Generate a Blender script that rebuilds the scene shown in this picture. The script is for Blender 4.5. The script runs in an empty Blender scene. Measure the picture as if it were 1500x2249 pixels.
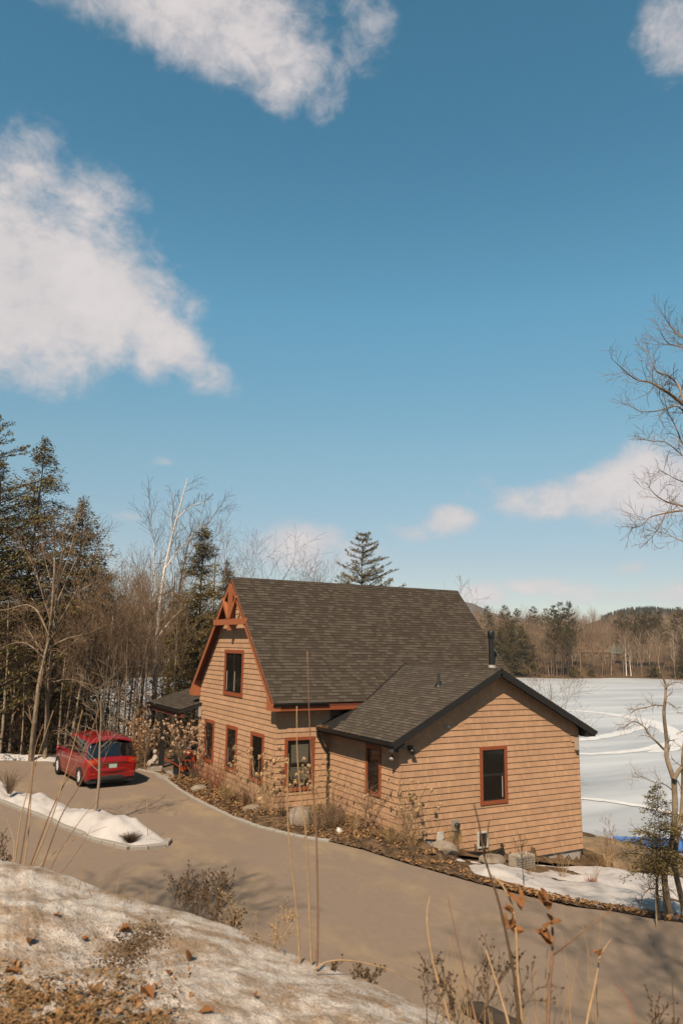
import bpy, math, random
import numpy as np
from mathutils import Vector, Matrix

# ------------------------------------------------------------------ camera, sky, sun
scene = bpy.context.scene
COL = scene.collection
CAM = np.array([-14.0211, -20.9599, 3.9731])
FPX, PITCH, ROLL, YAW = 1645.653, 0.1756, 0.0157, 0.5110
_F = np.array([math.sin(YAW) * math.cos(PITCH), math.cos(YAW) * math.cos(PITCH), math.sin(PITCH)])
_R = np.array([math.cos(YAW), -math.sin(YAW), 0.0])
_U = np.cross(_R, _F)
_R2 = math.cos(ROLL) * _R + math.sin(ROLL) * _U
_U2 = math.cos(ROLL) * _U - math.sin(ROLL) * _R
cd = bpy.data.cameras.new('camera')
co = bpy.data.objects.new('camera', cd)
COL.objects.link(co)
m = Matrix(((_R2[0], _U2[0], -_F[0], CAM[0]), (_R2[1], _U2[1], -_F[1], CAM[1]), (_R2[2], _U2[2], -_F[2], CAM[2]), (0, 0, 0, 1)))
co.matrix_world = m
cd.sensor_fit = 'VERTICAL'
cd.sensor_height = 36.0
cd.lens = 36.0 * FPX / 2249.0
cd.clip_start = 0.1
cd.clip_end = 6000
cd.dof.use_dof = True
cd.dof.focus_distance = 27.0
cd.dof.aperture_fstop = 2.8
scene.camera = co

SUN_T = Vector((1.03, 1.0, -1.53)).normalized()      # the way the light travels
SUN_EL = math.asin(-SUN_T.z)
SUN_AZ = math.atan2(-SUN_T.x, -SUN_T.y)
sl = bpy.data.lights.new('sun', 'SUN')
sl.energy = 5.0
sl.angle = math.radians(0.53)
sl.color = (1.0, 0.845, 0.67)
so = bpy.data.objects.new('sun', sl)
COL.objects.link(so)
so.rotation_euler = SUN_T.to_track_quat('-Z', 'Y').to_euler()
so.location = (-40, -40, 60)
scene.view_settings.view_transform = 'Standard'
scene.view_settings.look = 'None'
scene.view_settings.exposure = 1.0
scene.view_settings.gamma = 1.0
scene.view_settings.use_curve_mapping = False


def azel(px, py):
    d = _F + _R2 * (px - 750) / FPX - _U2 * (py - 1124.5) / FPX
    d = d / np.linalg.norm(d)
    return math.atan2(d[0], d[1]), math.asin(d[2])


def build_world():
    w = bpy.data.worlds.new('World')
    scene.world = w
    w.use_nodes = True
    nt = w.node_tree
    nt.nodes.clear()
    N, L = nt.nodes.new, nt.links.new

    def math_(op, a, b=None, c=None, clamp=False):
        n = N('ShaderNodeMath')
        n.operation = op
        n.use_clamp = clamp
        for i, v in enumerate((a, b, c)):
            if v is None:
                continue
            if isinstance(v, (int, float)):
                n.inputs[i].default_value = v
            else:
                L(v, n.inputs[i])
        return n.outputs[0]
    sky = N('ShaderNodeTexSky')
    sky.sky_type = 'NISHITA'
    sky.sun_disc = False
    sky.sun_elevation = SUN_EL
    sky.sun_rotation = SUN_AZ
    sky.altitude = 200
    sky.air_density = 1.0
    sky.dust_density = 0.4
    sky.ozone_density = 1.0
    tint = N('ShaderNodeMix')
    tint.data_type = 'RGBA'
    tint.blend_type = 'MULTIPLY'
    tint.inputs[0].default_value = 1.0
    L(sky.outputs[0], tint.inputs[6])
    tc = N('ShaderNodeTexCoord')
    sep = N('ShaderNodeSeparateXYZ')
    L(tc.outputs['Generated'], sep.inputs[0])
    az = math_('ARCTAN2', sep.outputs[0], sep.outputs[1])
    el = math_('ARCSINE', sep.outputs[2])
    # teal cast of the clear sky by height
    cr = N('ShaderNodeValToRGB')
    L(math_('DIVIDE', el, math.radians(50), None, True), cr.inputs[0])
    els = cr.color_ramp.elements
    for i, (deg, c) in enumerate(SKY_TINT):
        e = els[i] if i < 2 else els.new(deg / 50)
        e.position = deg / 50
        e.color = (c[0] / 1.6, c[1] / 1.6, c[2] / 1.6, 1)
    tint2 = N('ShaderNodeMix')
    tint2.data_type = 'RGBA'
    tint2.blend_type = 'MULTIPLY'
    tint2.inputs[0].default_value = 1.0
    L(cr.outputs[0], tint2.inputs[6])
    tint2.inputs[7].default_value = (1.6, 1.6, 1.6, 1)
    L(tint2.outputs[2], tint.inputs[7])
    # ragged noise for the edges of the clouds
    mp = N('ShaderNodeMapping')
    mp.inputs['Scale'].default_value = (1, 1, 1.35)
    L(tc.outputs['Generated'], mp.inputs[0])

    def noise(scale, detail, rough, dist=0.0, off=0.0):
        n = N('ShaderNodeTexNoise')
        n.inputs['Scale'].default_value = scale
        n.inputs['Detail'].default_value = detail
        n.inputs['Roughness'].default_value = rough
        n.inputs['Distortion'].default_value = dist
        if off:
            m2 = N('ShaderNodeMapping')
            m2.inputs['Location'].default_value = (off, off * .7, -off)
            L(mp.outputs[0], m2.inputs[0])
            L(m2.outputs[0], n.inputs['Vector'])
        else:
            L(mp.outputs[0], n.inputs['Vector'])
        return n.outputs[0]
    n1 = noise(9.0, 9, 0.62, 0.25)
    n2 = noise(34.0, 6, 0.66, 0.6, 3.1)
    n3 = noise(3.2, 5, 0.5, 0.1, 7.7)
    # cloud banks: place in the sky (photo px -> azimuth / elevation), half sizes, tilt, strength
    banks = [
        (-80, 590, 320, 180, 0.10, 1.6), (120, 640, 210, 135, 0.25, 1.5), (260, 640, 140, 115, 0.5, 1.15),
        (345, 740, 125, 66, 0.62, 1.2), (430, 812, 76, 40, 0.5, 1.0), (10, 400, 85, 120, 0.9, .95), (190, 440, 80, 70, 0.2, .55), (330, 800, 60, 40, .2, .8),
        (330, -50, 250, 85, 0.05, 1.25), (510, 30, 180, 85, 0.4, 1.15), (600, 130, 48, 95, -0.2, .9), (420, 60, 160, 66, .25, .85), (725, 230, 44, 30, -.5, .6), (742, 190, 20, 44, .1, .5),
        (800, 100, 40, 70, 0.45, .72), (785, 20, 34, 50, 0, .55), (1500, 55, 56, 75, 0.4, .85),
        (1450, 1060, 160, 72, -0.14, 1.25), (1290, 1086, 160, 42, -0.12, 1.1), (1140, 1098, 80, 32, 0.1, .9), (1045, 1075, 45, 22, -.5, .5),
        (988, 1145, 62, 36, -0.05, 1.25), (905, 1168, 50, 20, 0.05, .75),
        (655, 1200, 100, 54, 0.0, 1.35), (740, 1215, 80, 45, 0.1, .75),
        (1175, 1288, 56, 17, 0.02, 1.1), (1255, 1296, 80, 12, 0, .75), (1062, 1306, 44, 24, 0, 1.1), (1475, 1300, 66, 26, 0, 1.2),
        (1390, 1246, 45, 16, -.1, .8), (1340, 1312, 110, 15, 0.0, .8), (360, 1012, 26, 10, 0, .6), (290, 1135, 40, 9, 0, .4),
    ]
    cov = None
    for px, py, rx, ry, rot, st in banks:
        a0, e0 = azel(px, py)
        du = math_('MULTIPLY', math_('SUBTRACT', az, a0), math.cos(e0))
        dv = math_('SUBTRACT', el, e0)
        c, s = math.cos(rot), math.sin(rot)
        # image rotation: +rot turns the long axis downwards to the right
        A = math_('MULTIPLY_ADD', dv, -s * FPX / rx, math_('MULTIPLY', du, c * FPX / rx))
        B = math_('MULTIPLY_ADD', dv, c * FPX / ry, math_('MULTIPLY', du, s * FPX / ry))
        q = math_('MULTIPLY_ADD', B, B, math_('MULTIPLY', A, A))
        k = math_('MULTIPLY_ADD', q, -st * .62, st)
        k = math_('MAXIMUM', k, -1.0)
        cov = k if cov is None else math_('SMOOTH_MAX', cov, k, 0.25)
    # scattered fair weather clouds over the rest of the sky (north east of the view is covered by the banks above)
    view = math_('ABSOLUTE', math_('SUBTRACT', az, YAW))
    away = math_('MULTIPLY_ADD', math_('SUBTRACT', view, 0.55), 4.0, 0.0, True)
    other = math_('MULTIPLY_ADD', n3, 6.0, -3.7)
    other = math_('SUBTRACT', math_('MULTIPLY', math_('MAXIMUM', other, -1.0), away), math_('SUBTRACT', 1.0, away))
    cov = math_('MAXIMUM', cov, other)
    dens = math_('MULTIPLY_ADD', math_('SUBTRACT', n1, 0.5), 2.9, cov)
    dens = math_('MULTIPLY_ADD', math_('SUBTRACT', n2, 0.5), 1.25, dens)
    mr = N('ShaderNodeMapRange')
    mr.interpolation_type = 'SMOOTHSTEP'
    L(dens, mr.inputs[0])
    mr.inputs[1].default_value = -0.12
    mr.inputs[2].default_value = 1.30
    mr.inputs[3].default_value = 0.0
    mr.inputs[4].default_value = 0.96
    shade = N('ShaderNodeMapRange')
    L(math_('MULTIPLY_ADD', n1, 0.55, math_('MULTIPLY', dens, 0.35)), shade.inputs[0])
    shade.inputs[1].default_value = 0.2
    shade.inputs[2].default_value = 0.9
    ramp = N('ShaderNodeMix')
    ramp.data_type = 'RGBA'
    L(shade.outputs[0], ramp.inputs[0])
    ramp.inputs[6].default_value = CLOUD_LO
    ramp.inputs[7].default_value = CLOUD_HI
    mix = N('ShaderNodeMix')
    mix.data_type = 'RGBA'
    L(mr.outputs[0], mix.inputs[0])
    L(tint.outputs[2], mix.inputs[6])
    L(ramp.outputs[2], mix.inputs[7])
    bg = N('ShaderNodeBackground')
    L(mix.outputs[2], bg.inputs[0])
    bg.inputs[1].default_value = SKY_STRENGTH
    out = N('ShaderNodeOutputWorld')
    L(bg.outputs[0], out.inputs[0])


SKY_STRENGTH = 0.050
SKY_TINT = [(0, (.80, .78, .77)), (50, (.5, 1.28, 1.2)), (6.2, (.83, .82, .80)), (14.4, (.94, 1.19, 1.03)), (24.6, (.82, 1.5, 1.35)), (36.6, (.55, 1.3, 1.24))]
CLOUD_LO = (5.5, 5.15, 5.25, 1)
CLOUD_HI = (7.3, 6.75, 6.65, 1)
build_world()

# ------------------------------------------------------------------ helpers
rng = np.random.default_rng(7)
random.seed(7)
ORIG = {}


def V(*a):
    return np.array(a, float)


def at(px, py, depth):
    """the point at this depth along the ray through a pixel of the photograph"""
    return CAM + depth * (_F + _R2 * (px - 750) / FPX - _U2 * (py - 1124.5) / FPX)


def onplane(px, py, z):
    d = _F + _R2 * (px - 750) / FPX - _U2 * (py - 1124.5) / FPX
    return CAM + d * (z - CAM[2]) / d[2]


def _hash(ix, iy, seed):
    h = (ix.astype(np.int64) * 374761393 + iy.astype(np.int64) * 668265263 + seed * 1442695041) & 0x7fffffff
    h = ((h ^ (h >> 13)) * 1274126177) & 0x7fffffff
    return ((h ^ (h >> 16)) & 0xffff) / 65535.0


def vnoise(x, y, seed=0):
    x = np.asarray(x, float)
    y = np.asarray(y, float)
    ix, iy = np.floor(x), np.floor(y)
    fx, fy = x - ix, y - iy
    fx, fy = fx * fx * (3 - 2 * fx), fy * fy * (3 - 2 * fy)
    a, b = _hash(ix, iy, seed), _hash(ix + 1, iy, seed)
    c, d = _hash(ix, iy + 1, seed), _hash(ix + 1, iy + 1, seed)
    return (a * (1 - fx) + b * fx) * (1 - fy) + (c * (1 - fx) + d * fx) * fy - .5


def fbm(x, y, o=4, seed=0):
    r, a, f = 0, 1.0, 1.0
    for i in range(o):
        r = r + a * vnoise(x * f + 17.3 * i, y * f - 9.1 * i, seed + i)
        a *= .5
        f *= 2.03
    return r


def smooth(a, b, x):
    t = np.clip((x - a) / (b - a), 0, 1)
    return t * t * (3 - 2 * t)


class MB:
    """collects vertices and faces and links them as one mesh object"""

    def __init__(s):
        s.v, s.q, s.t, s.qm, s.tm, s.n = [], [], [], [], [], 0

    def add(s, v, q=None, t=None, mat=0):
        v = np.asarray(v, float).reshape(-1, 3)
        if q is not None and len(q):
            q = np.asarray(q, int).reshape(-1, 4) + s.n
            s.q.append(q)
            s.qm.append(np.full(len(q), mat))
        if t is not None and len(t):
            t = np.asarray(t, int).reshape(-1, 3) + s.n
            s.t.append(t)
            s.tm.append(np.full(len(t), mat))
        s.v.append(v)
        s.n += len(v)
        return s

    def hexa(s, p, mat=0):
        """8 corners: bottom ring 0-3, top ring 4-7"""
        return s.add(p, [(0, 3, 2, 1), (4, 5, 6, 7), (0, 1, 5, 4), (1, 2, 6, 5), (2, 3, 7, 6), (3, 0, 4, 7)], mat=mat)

    def box(s, a, b, mat=0, fr=None):
        x0, y0, z0 = np.minimum(a, b)
        x1, y1, z1 = np.maximum(a, b)
        p = np.array([(x0, y0, z0), (x1, y0, z0), (x1, y1, z0), (x0, y1, z0), (x0, y0, z1), (x1, y0, z1), (x1, y1, z1), (x0, y1, z1)])
        return s.hexa(fr(p) if fr else p, mat)

    def bar(s, a, b, w, h, up=(0, 0, 1), mat=0):
        """rectangular bar from a to b, w across, h along up"""
        a, b, up = V(*a), V(*b), V(*up)
        d = b - a
        d /= np.linalg.norm(d)
        sd = np.cross(d, up)
        sd /= np.linalg.norm(sd)
        u = np.cross(sd, d)
        p = [e + sd * i * w / 2 + u * j * h / 2 for e in (a, b) for i, j in ((-1, -1), (1, -1), (1, 1), (-1, 1))]
        return s.hexa(p, mat)

    def tubes(s, p0, p1, r0, r1, n=4, mat=0):
        p0, p1 = np.asarray(p0, float).reshape(-1, 3), np.asarray(p1, float).reshape(-1, 3)
        K = len(p0)
        if K == 0:
            return s
        r0, r1 = np.broadcast_to(r0, K), np.broadcast_to(r1, K)
        d = p1 - p0
        d = d / (np.linalg.norm(d, axis=1, keepdims=True) + 1e-9)
        ref = np.where(np.abs(d[:, 2:3]) < .9, np.array([[0, 0, 1.]]), np.array([[1., 0, 0]]))
        a = np.cross(d, ref)
        a /= np.linalg.norm(a, axis=1, keepdims=True) + 1e-9
        b = np.cross(d, a)
        an = np.arange(n) * 2 * math.pi / n
        c, sn = np.cos(an), np.sin(an)
        ring = a[:, None, :] * c[None, :, None] + b[:, None, :] * sn[None, :, None]
        v = np.concatenate([p0[:, None] + ring * r0[:, None, None], p1[:, None] + ring * r1[:, None, None]], axis=1)
        i = np.arange(n)
        f = np.stack([i, (i + 1) % n, n + (i + 1) % n, n + i], 1)
        q = (f[None] + (np.arange(K) * 2 * n)[:, None, None]).reshape(-1, 4)
        return s.add(v.reshape(-1, 3), q, mat=mat)

    def path(s, pts, radii, n=6, mat=0, cap=True):
        """one continuous tube through the points"""
        P = np.asarray(pts, float)
        K = len(P)
        r = np.broadcast_to(np.asarray(radii, float), K) if np.ndim(radii) == 0 else np.interp(np.linspace(0, 1, K), np.linspace(0, 1, len(radii)), radii)
        d = np.gradient(P, axis=0)
        d /= np.linalg.norm(d, axis=1, keepdims=True) + 1e-9
        a = np.cross(d[0], V(0.31, .2, .93))
        A = []
        for i in range(K):
            a = a - d[i] * (a @ d[i])
            a = a / (np.linalg.norm(a) + 1e-9)
            A.append(a)
        A = np.array(A)
        B = np.cross(d, A)
        an = np.arange(n) * 2 * math.pi / n
        v = P[:, None] + (A[:, None] * np.cos(an)[None, :, None] + B[:, None] * np.sin(an)[None, :, None]) * r[:, None, None]
        q = [(k * n + i, k * n + (i + 1) % n, (k + 1) * n + (i + 1) % n, (k + 1) * n + i) for k in range(K - 1) for i in range(n)]
        v = v.reshape(-1, 3)
        t = []
        if cap:
            v = np.vstack([v, P[:1], P[-1:]])
            t = [((i + 1) % n, i, K * n) for i in range(n)] + [((K - 1) * n + i, (K - 1) * n + (i + 1) % n, K * n + 1) for i in range(n)]
        return s.add(v, q, t, mat)

    def lathe(s, c, prof, n=16, axis=2, mat=0):
        """profile of (radius, height) turned about an axis through c"""
        c = V(*c)
        an = np.arange(n) * 2 * math.pi / n
        v = []
        for r, h in prof:
            p = np.zeros((n, 3))
            i, j = [k for k in range(3) if k != axis]
            p[:, i], p[:, j], p[:, axis] = np.cos(an) * r, np.sin(an) * r, h
            v.append(c + p)
        q = [(k * n + i, k * n + (i + 1) % n, (k + 1) * n + (i + 1) % n, (k + 1) * n + i) for k in range(len(prof) - 1) for i in range(n)]
        return s.add(np.vstack(v), q, mat=mat)

    def grid(s, P, mat=0):
        P = np.asarray(P, float)
        a, b = P.shape[:2]
        i, j = np.meshgrid(np.arange(a - 1), np.arange(b - 1), indexing='ij')
        k = (i * b + j).ravel()
        return s.add(P.reshape(-1, 3), np.stack([k, k + b, k + b + 1, k + 1], 1), mat=mat)

    def poly(s, pts, mat=0):
        """convex fan"""
        n = len(pts)
        return s.add(pts, t=[(0, i, i + 1) for i in range(1, n - 1)], mat=mat)

    def mesh(s, name, mats, off=None, smooth=False):
        me = bpy.data.meshes.new(name)
        v = np.vstack(s.v) if s.v else np.zeros((0, 3))
        if off is not None:
            v = v - np.asarray(off)
        q = np.vstack(s.q) if s.q else np.zeros((0, 4), int)
        t = np.vstack(s.t) if s.t else np.zeros((0, 3), int)
        me.vertices.add(len(v))
        me.vertices.foreach_set('co', v.astype(np.float32).ravel())
        me.loops.add(q.size + t.size)
        me.loops.foreach_set('vertex_index', np.concatenate([q.ravel(), t.ravel()]).astype(np.int32))
        me.polygons.add(len(q) + len(t))
        me.polygons.foreach_set('loop_start', np.concatenate([np.arange(len(q)) * 4, q.size + np.arange(len(t)) * 3]).astype(np.int32))
        mi = np.concatenate([np.concatenate(s.qm) if s.qm else [], np.concatenate(s.tm) if s.tm else []]).astype(np.int32)
        for k in (mats if isinstance(mats, (list, tuple)) else [mats]):
            me.materials.append(k)
        me.polygons.foreach_set('material_index', mi)
        me.polygons.foreach_set('use_smooth', np.full(len(q) + len(t), bool(smooth)))
        me.update(calc_edges=True)
        me.validate()
        return me

    def build(s, name, mats, parent=None, smooth=False, **props):
        off = ORIG.get(parent.name) if parent is not None else None
        o = bpy.data.objects.new(name, s.mesh(name, mats, off, smooth))
        COL.objects.link(o)
        if parent is not None:
            o.parent = parent
            ORIG[o.name] = off
        for k, val in props.items():
            o[k] = val
        return o


def thing(name, label, cat, loc, group=None, rot=0.0):
    o = bpy.data.objects.new(name, None)
    o.empty_display_size = .3
    COL.objects.link(o)
    o.location = loc
    o.rotation_euler = (0, 0, rot)
    o['label'], o['category'] = label, cat
    if group:
        o['group'] = group
    ORIG[o.name] = np.array(loc, float) if not rot else np.zeros(3)
    return o


def tag(o, label, cat, group=None):
    o['label'], o['category'] = label, cat
    if group:
        o['group'] = group
    return o


# ------------------------------------------------------------------ materials
ALB = (.495, .468, .442)      # the picture is exposed above the base values the colours below were read from


def mat(name, col, rough=.8, spec=.3, var=0.0, vscale=6.0, bump=0.0, bscale=40.0, col2=None, mixscale=3.0, island=0.0, metal=0.0, coat=0.0, stretch=None, trans=0.0, mixlo=.42, mixhi=.62):
    col = tuple(c * k for c, k in zip(col, ALB))
    col2 = None if col2 is None else tuple(c * k for c, k in zip(col2, ALB))
    M = bpy.data.materials.new(name)
    M.use_nodes = True
    nt = M.node_tree
    b = nt.nodes['Principled BSDF']
    N, L = nt.nodes.new, nt.links.new
    b.inputs['Roughness'].default_value = rough
    b.inputs['Specular IOR Level'].default_value = spec
    b.inputs['Metallic'].default_value = metal
    if coat:
        b.inputs['Coat Weight'].default_value = coat
        b.inputs['Coat Roughness'].default_value = .04
    geo = N('ShaderNodeNewGeometry')
    vec = geo.outputs['Position']
    if stretch:
        mp = N('ShaderNodeMapping')
        mp.inputs['Scale'].default_value = stretch[:3]
        if len(stretch) > 3:
            mp.inputs['Rotation'].default_value = (0, 0, stretch[3])
        L(vec, mp.inputs[0])
        vec = mp.outputs[0]

    def noise(scale, detail=5, rough_=.6):
        n = N('ShaderNodeTexNoise')
        n.inputs['Scale'].default_value = scale
        n.inputs['Detail'].default_value = detail
        n.inputs['Roughness'].default_value = rough_
        L(vec, n.inputs['Vector'])
        return n.outputs[0]
    cur = None
    if col2 is not None:
        mr = N('ShaderNodeMapRange')
        mr.interpolation_type = 'SMOOTHSTEP'
        L(noise(mixscale, 6, .62), mr.inputs[0])
        mr.inputs[1].default_value, mr.inputs[2].default_value = mixlo, mixhi
        mx = N('ShaderNodeMix')
        mx.data_type = 'RGBA'
        L(mr.outputs[0], mx.inputs[0])
        mx.inputs[6].default_value = (*col, 1)
        mx.inputs[7].default_value = (*col2, 1)
        cur = mx.outputs[2]
    if var or island:
        hs = N('ShaderNodeHueSaturation')
        if cur is not None:
            L(cur, hs.inputs['Color'])
        else:
            hs.inputs['Color'].default_value = (*col, 1)
        src = None
        if var:
            mr2 = N('ShaderNodeMapRange')
            L(noise(vscale, 6, .65), mr2.inputs[0])
            mr2.inputs[1].default_value, mr2.inputs[2].default_value = .25, .75
            mr2.inputs[3].default_value, mr2.inputs[4].default_value = 1 - var, 1 + var
            src = mr2.outputs[0]
        if island:
            mr3 = N('ShaderNodeMapRange')
            L(geo.outputs['Random Per Island'], mr3.inputs[0])
            mr3.inputs[3].default_value, mr3.inputs[4].default_value = 1 - island, 1 + island
            if src is not None:
                mm = N('ShaderNodeMath')
                mm.operation = 'MULTIPLY'
                L(src, mm.inputs[0])
                L(mr3.outputs[0], mm.inputs[1])
                src = mm.outputs[0]
            else:
                src = mr3.outputs[0]
        L(src, hs.inputs['Value'])
        cur = hs.outputs[0]
    if cur is None:
        b.inputs['Base Color'].default_value = (*col, 1)
    else:
        L(cur, b.inputs['Base Color'])
    if bump:
        bp = N('ShaderNodeBump')
        bp.inputs['Strength'].default_value = bump
        bp.inputs['Distance'].default_value = .02
        L(noise(bscale, 4, .6), bp.inputs['Height'])
        L(bp.outputs[0], b.inputs['Normal'])
    if trans:
        tr = N('ShaderNodeBsdfTranslucent')
        if cur is not None:
            L(cur, tr.inputs[0])
        else:
            tr.inputs[0].default_value = (*col, 1)
        ms = N('ShaderNodeMixShader')
        ms.inputs[0].default_value = trans
        L(b.outputs[0], ms.inputs[1])
        L(tr.outputs[0], ms.inputs[2])
        L(ms.outputs[0], nt.nodes['Material Output'].inputs[0])
    return M


def siding_material():
    M = mat('cedar shake siding', (.44, .235, .105), rough=.85, spec=.15)
    nt = M.node_tree
    N, L = nt.nodes.new, nt.links.new
    b = nt.nodes['Principled BSDF']
    geo = N('ShaderNodeNewGeometry')
    oi = N('ShaderNodeObjectInfo')
    sep = N('ShaderNodeSeparateXYZ')
    L(geo.outputs['Position'], sep.inputs[0])
    ad = N('ShaderNodeMath')
    L(sep.outputs[0], ad.inputs[0])
    L(sep.outputs[1], ad.inputs[1])
    sh = N('ShaderNodeMath')
    sh.operation = 'MULTIPLY_ADD'
    L(oi.outputs['Random'], sh.inputs[0])
    sh.inputs[1].default_value = 60.0
    L(ad.outputs[0], sh.inputs[2])
    vo = N('ShaderNodeTexVoronoi')
    vo.voronoi_dimensions = '1D'
    vo.feature = 'DISTANCE_TO_EDGE'
    vo.inputs['Scale'].default_value = 7.5
    L(sh.outputs[0], vo.inputs['W'])
    v2 = N('ShaderNodeTexVoronoi')
    v2.voronoi_dimensions = '1D'
    v2.inputs['Scale'].default_value = 7.5
    L(sh.outputs[0], v2.inputs['W'])
    gap = N('ShaderNodeMapRange')
    L(vo.outputs['Distance'], gap.inputs[0])
    gap.inputs[1].default_value, gap.inputs[2].default_value = 0.02, 0.09
    gap.inputs[3].default_value, gap.inputs[4].default_value = .86, 1.0
    tone = N('ShaderNodeSeparateColor')
    L(v2.outputs['Color'], tone.inputs[0])
    tm = N('ShaderNodeMapRange')
    L(tone.outputs[0], tm.inputs[0])
    tm.inputs[3].default_value, tm.inputs[4].default_value = .90, 1.08
    gr = N('ShaderNodeTexNoise')
    mp = N('ShaderNodeMapping')
    mp.inputs['Scale'].default_value = (60, 60, 4)
    L(geo.outputs['Position'], mp.inputs[0])
    L(mp.outputs[0], gr.inputs['Vector'])
    gr.inputs['Scale'].default_value = 1.0
    gr.inputs['Detail'].default_value = 4
    gm = N('ShaderNodeMapRange')
    L(gr.outputs[0], gm.inputs[0])
    gm.inputs[1].default_value, gm.inputs[2].default_value = .25, .75
    gm.inputs[3].default_value, gm.inputs[4].default_value = .88, 1.10
    wx = N('ShaderNodeTexNoise')
    wx.inputs['Scale'].default_value = .8
    wx.inputs['Detail'].default_value = 4
    L(geo.outputs['Position'], wx.inputs['Vector'])
    wm = N('ShaderNodeMapRange')
    L(wx.outputs[0], wm.inputs[0])
    wm.inputs[1].default_value, wm.inputs[2].default_value = .3, .7
    wm.inputs[3].default_value, wm.inputs[4].default_value = .92, 1.06

    def mul(a, c):
        k = N('ShaderNodeMath')
        k.operation = 'MULTIPLY'
        L(a, k.inputs[0])
        L(c, k.inputs[1])
        return k.outputs[0]
    cm = N('ShaderNodeMapRange')
    L(oi.outputs['Random'], cm.inputs[0])
    cm.inputs[3].default_value, cm.inputs[4].default_value = .95, 1.05
    val = mul(mul(mul(gap.outputs[0], tm.outputs[0]), mul(gm.outputs[0], wm.outputs[0])), cm.outputs[0])
    hs = N('ShaderNodeHueSaturation')
    hs.inputs['Color'].default_value = (SIDING[0] * ALB[0], SIDING[1] * ALB[1], SIDING[2] * ALB[2], 1)
    L(val, hs.inputs['Value'])
    L(hs.outputs[0], b.inputs['Base Color'])
    bp = N('ShaderNodeBump')
    bp.inputs['Strength'].default_value = .5
    bp.inputs['Distance'].default_value = .01
    L(gap.outputs[0], bp.inputs['Height'])
    L(bp.outputs[0], b.inputs['Normal'])
    return M


SIDING = (.575, .350, .210, 1)
M_siding = siding_material()
M_wallcore = mat('wall sheathing', (.16, .085, .045), var=.1)
M_trim = mat('red brown stained trim', (.33, .082, .026), rough=.7, var=.10, vscale=9, bump=.1, bscale=60)
M_trim2 = mat('orange brown stained timber', (.43, .14, .05), rough=.7, var=.12, vscale=9, bump=.1, bscale=60)
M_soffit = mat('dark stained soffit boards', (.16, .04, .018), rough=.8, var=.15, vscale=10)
M_black = mat('black painted metal', (.012, .011, .010), rough=.45, spec=.4, var=.2)
M_blackroof = mat('black fascia board', (.016, .013, .011), rough=.7, var=.2)
M_glass = mat('dark window glass', (.014, .013, .011), rough=.06, spec=.5)
M_sash = mat('dark bronze sash', (.03, .022, .016), rough=.5)
M_blind = mat('pale window blind seen through glass', (.16, .15, .115), rough=.35, spec=.5)
M_curtain = mat('pale curtain edge', (.5, .45, .36), rough=.6)
M_found = mat('concrete foundation', (.42, .40, .38), rough=.9, var=.12, vscale=5, bump=.2)
M_white = mat('white plastic', (.68, .66, .62), rough=.5, var=.06)
M_grey = mat('grey meter metal', (.33, .31, .28), rough=.5, var=.1)
SH_T = [mat('asphalt shingle dark', (.070, .056, .043), rough=.95, spec=.1, var=.22, vscale=30, bump=.4, bscale=90, island=.10),
        mat('asphalt shingle mid', (.096, .078, .060), rough=.95, spec=.1, var=.22, vscale=30, bump=.4, bscale=90, island=.10),
        mat('asphalt shingle light', (.108, .089, .070), rough=.95, spec=.1, var=.22, vscale=30, bump=.4, bscale=90, island=.10)]
SH_E = [mat('newer shingle dark', (.088, .073, .058), rough=.95, spec=.1, var=.22, vscale=30, bump=.4, bscale=90, island=.08),
        mat('newer shingle mid', (.112, .093, .074), rough=.95, spec=.1, var=.22, vscale=30, bump=.4, bscale=90, island=.08),
        mat('newer shingle light', (.136, .114, .092), rough=.95, spec=.1, var=.22, vscale=30, bump=.4, bscale=90, island=.08)]
M_deck = mat('weathered deck boards', (.17, .115, .075), rough=.85, var=.2, vscale=8)
M_door = mat('dark red door', (.10, .028, .015), rough=.5, var=.1)
M_soil = mat('leaf strewn soil', (.10, .062, .034), col2=(.20, .125, .062), mixscale=2.2, var=.35, vscale=14, bump=.8, bscale=25, rough=.95, spec=.1)
M_bed = mat('dark bark mulch', (.085, .056, .034), col2=(.21, .135, .075), mixscale=3.0, var=.4, vscale=22, bump=.8, bscale=40, rough=.95, spec=.1)
M_asphalt = mat('sandy worn asphalt', (.292, .222, .168), col2=(.40, .30, .185), mixscale=.8, var=.09, vscale=7, bump=.5, bscale=140, rough=.92, spec=.2, mixlo=.47, mixhi=.80, stretch=(1, .55, 1, -.35))
M_snow = mat('old clean snow', (.60, .57, .555), col2=(.42, .37, .325), mixscale=1.6, mixlo=.50, mixhi=.80, var=.10, vscale=2.5, bump=.35, bscale=14, rough=.6, spec=.2)
M_track = mat('packed snow on ice', (.80, .815, .84), var=.16, vscale=1.2, rough=.7)
M_palebark = mat('smooth pale grey bark', (.34, .27, .20), rough=.9, spec=.1, var=.15, vscale=12)
M_dirtysnow = mat('grainy dirty snow', (.80, .725, .655), col2=(.40, .285, .185), mixscale=3.6, var=.34, vscale=95, bump=1.0, bscale=60, rough=.75, spec=.2, mixlo=.38, mixhi=.66)
M_granite = mat('grey granite kerb', (.36, .33, .29), rough=.9, var=.16, vscale=20, bump=.4, bscale=50, island=.14)
M_rock = mat('grey boulder', (.27, .22, .17), rough=.9, var=.2, vscale=6, bump=.5, bscale=16, col2=(.34, .28, .22), mixscale=1.5)
M_ice = None
M_bark = mat('grey brown bark', (.29, .22, .155), rough=.95, spec=.1, var=.25, vscale=9, bump=.5, bscale=30, col2=(.42, .34, .25), mixscale=2)
M_twig = mat('pale brown twigs', (.26, .175, .112), rough=.9, spec=.1, island=.25)
M_twigdark = mat('dark brown twigs', (.12, .078, .05), rough=.9, spec=.1, island=.25)
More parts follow.
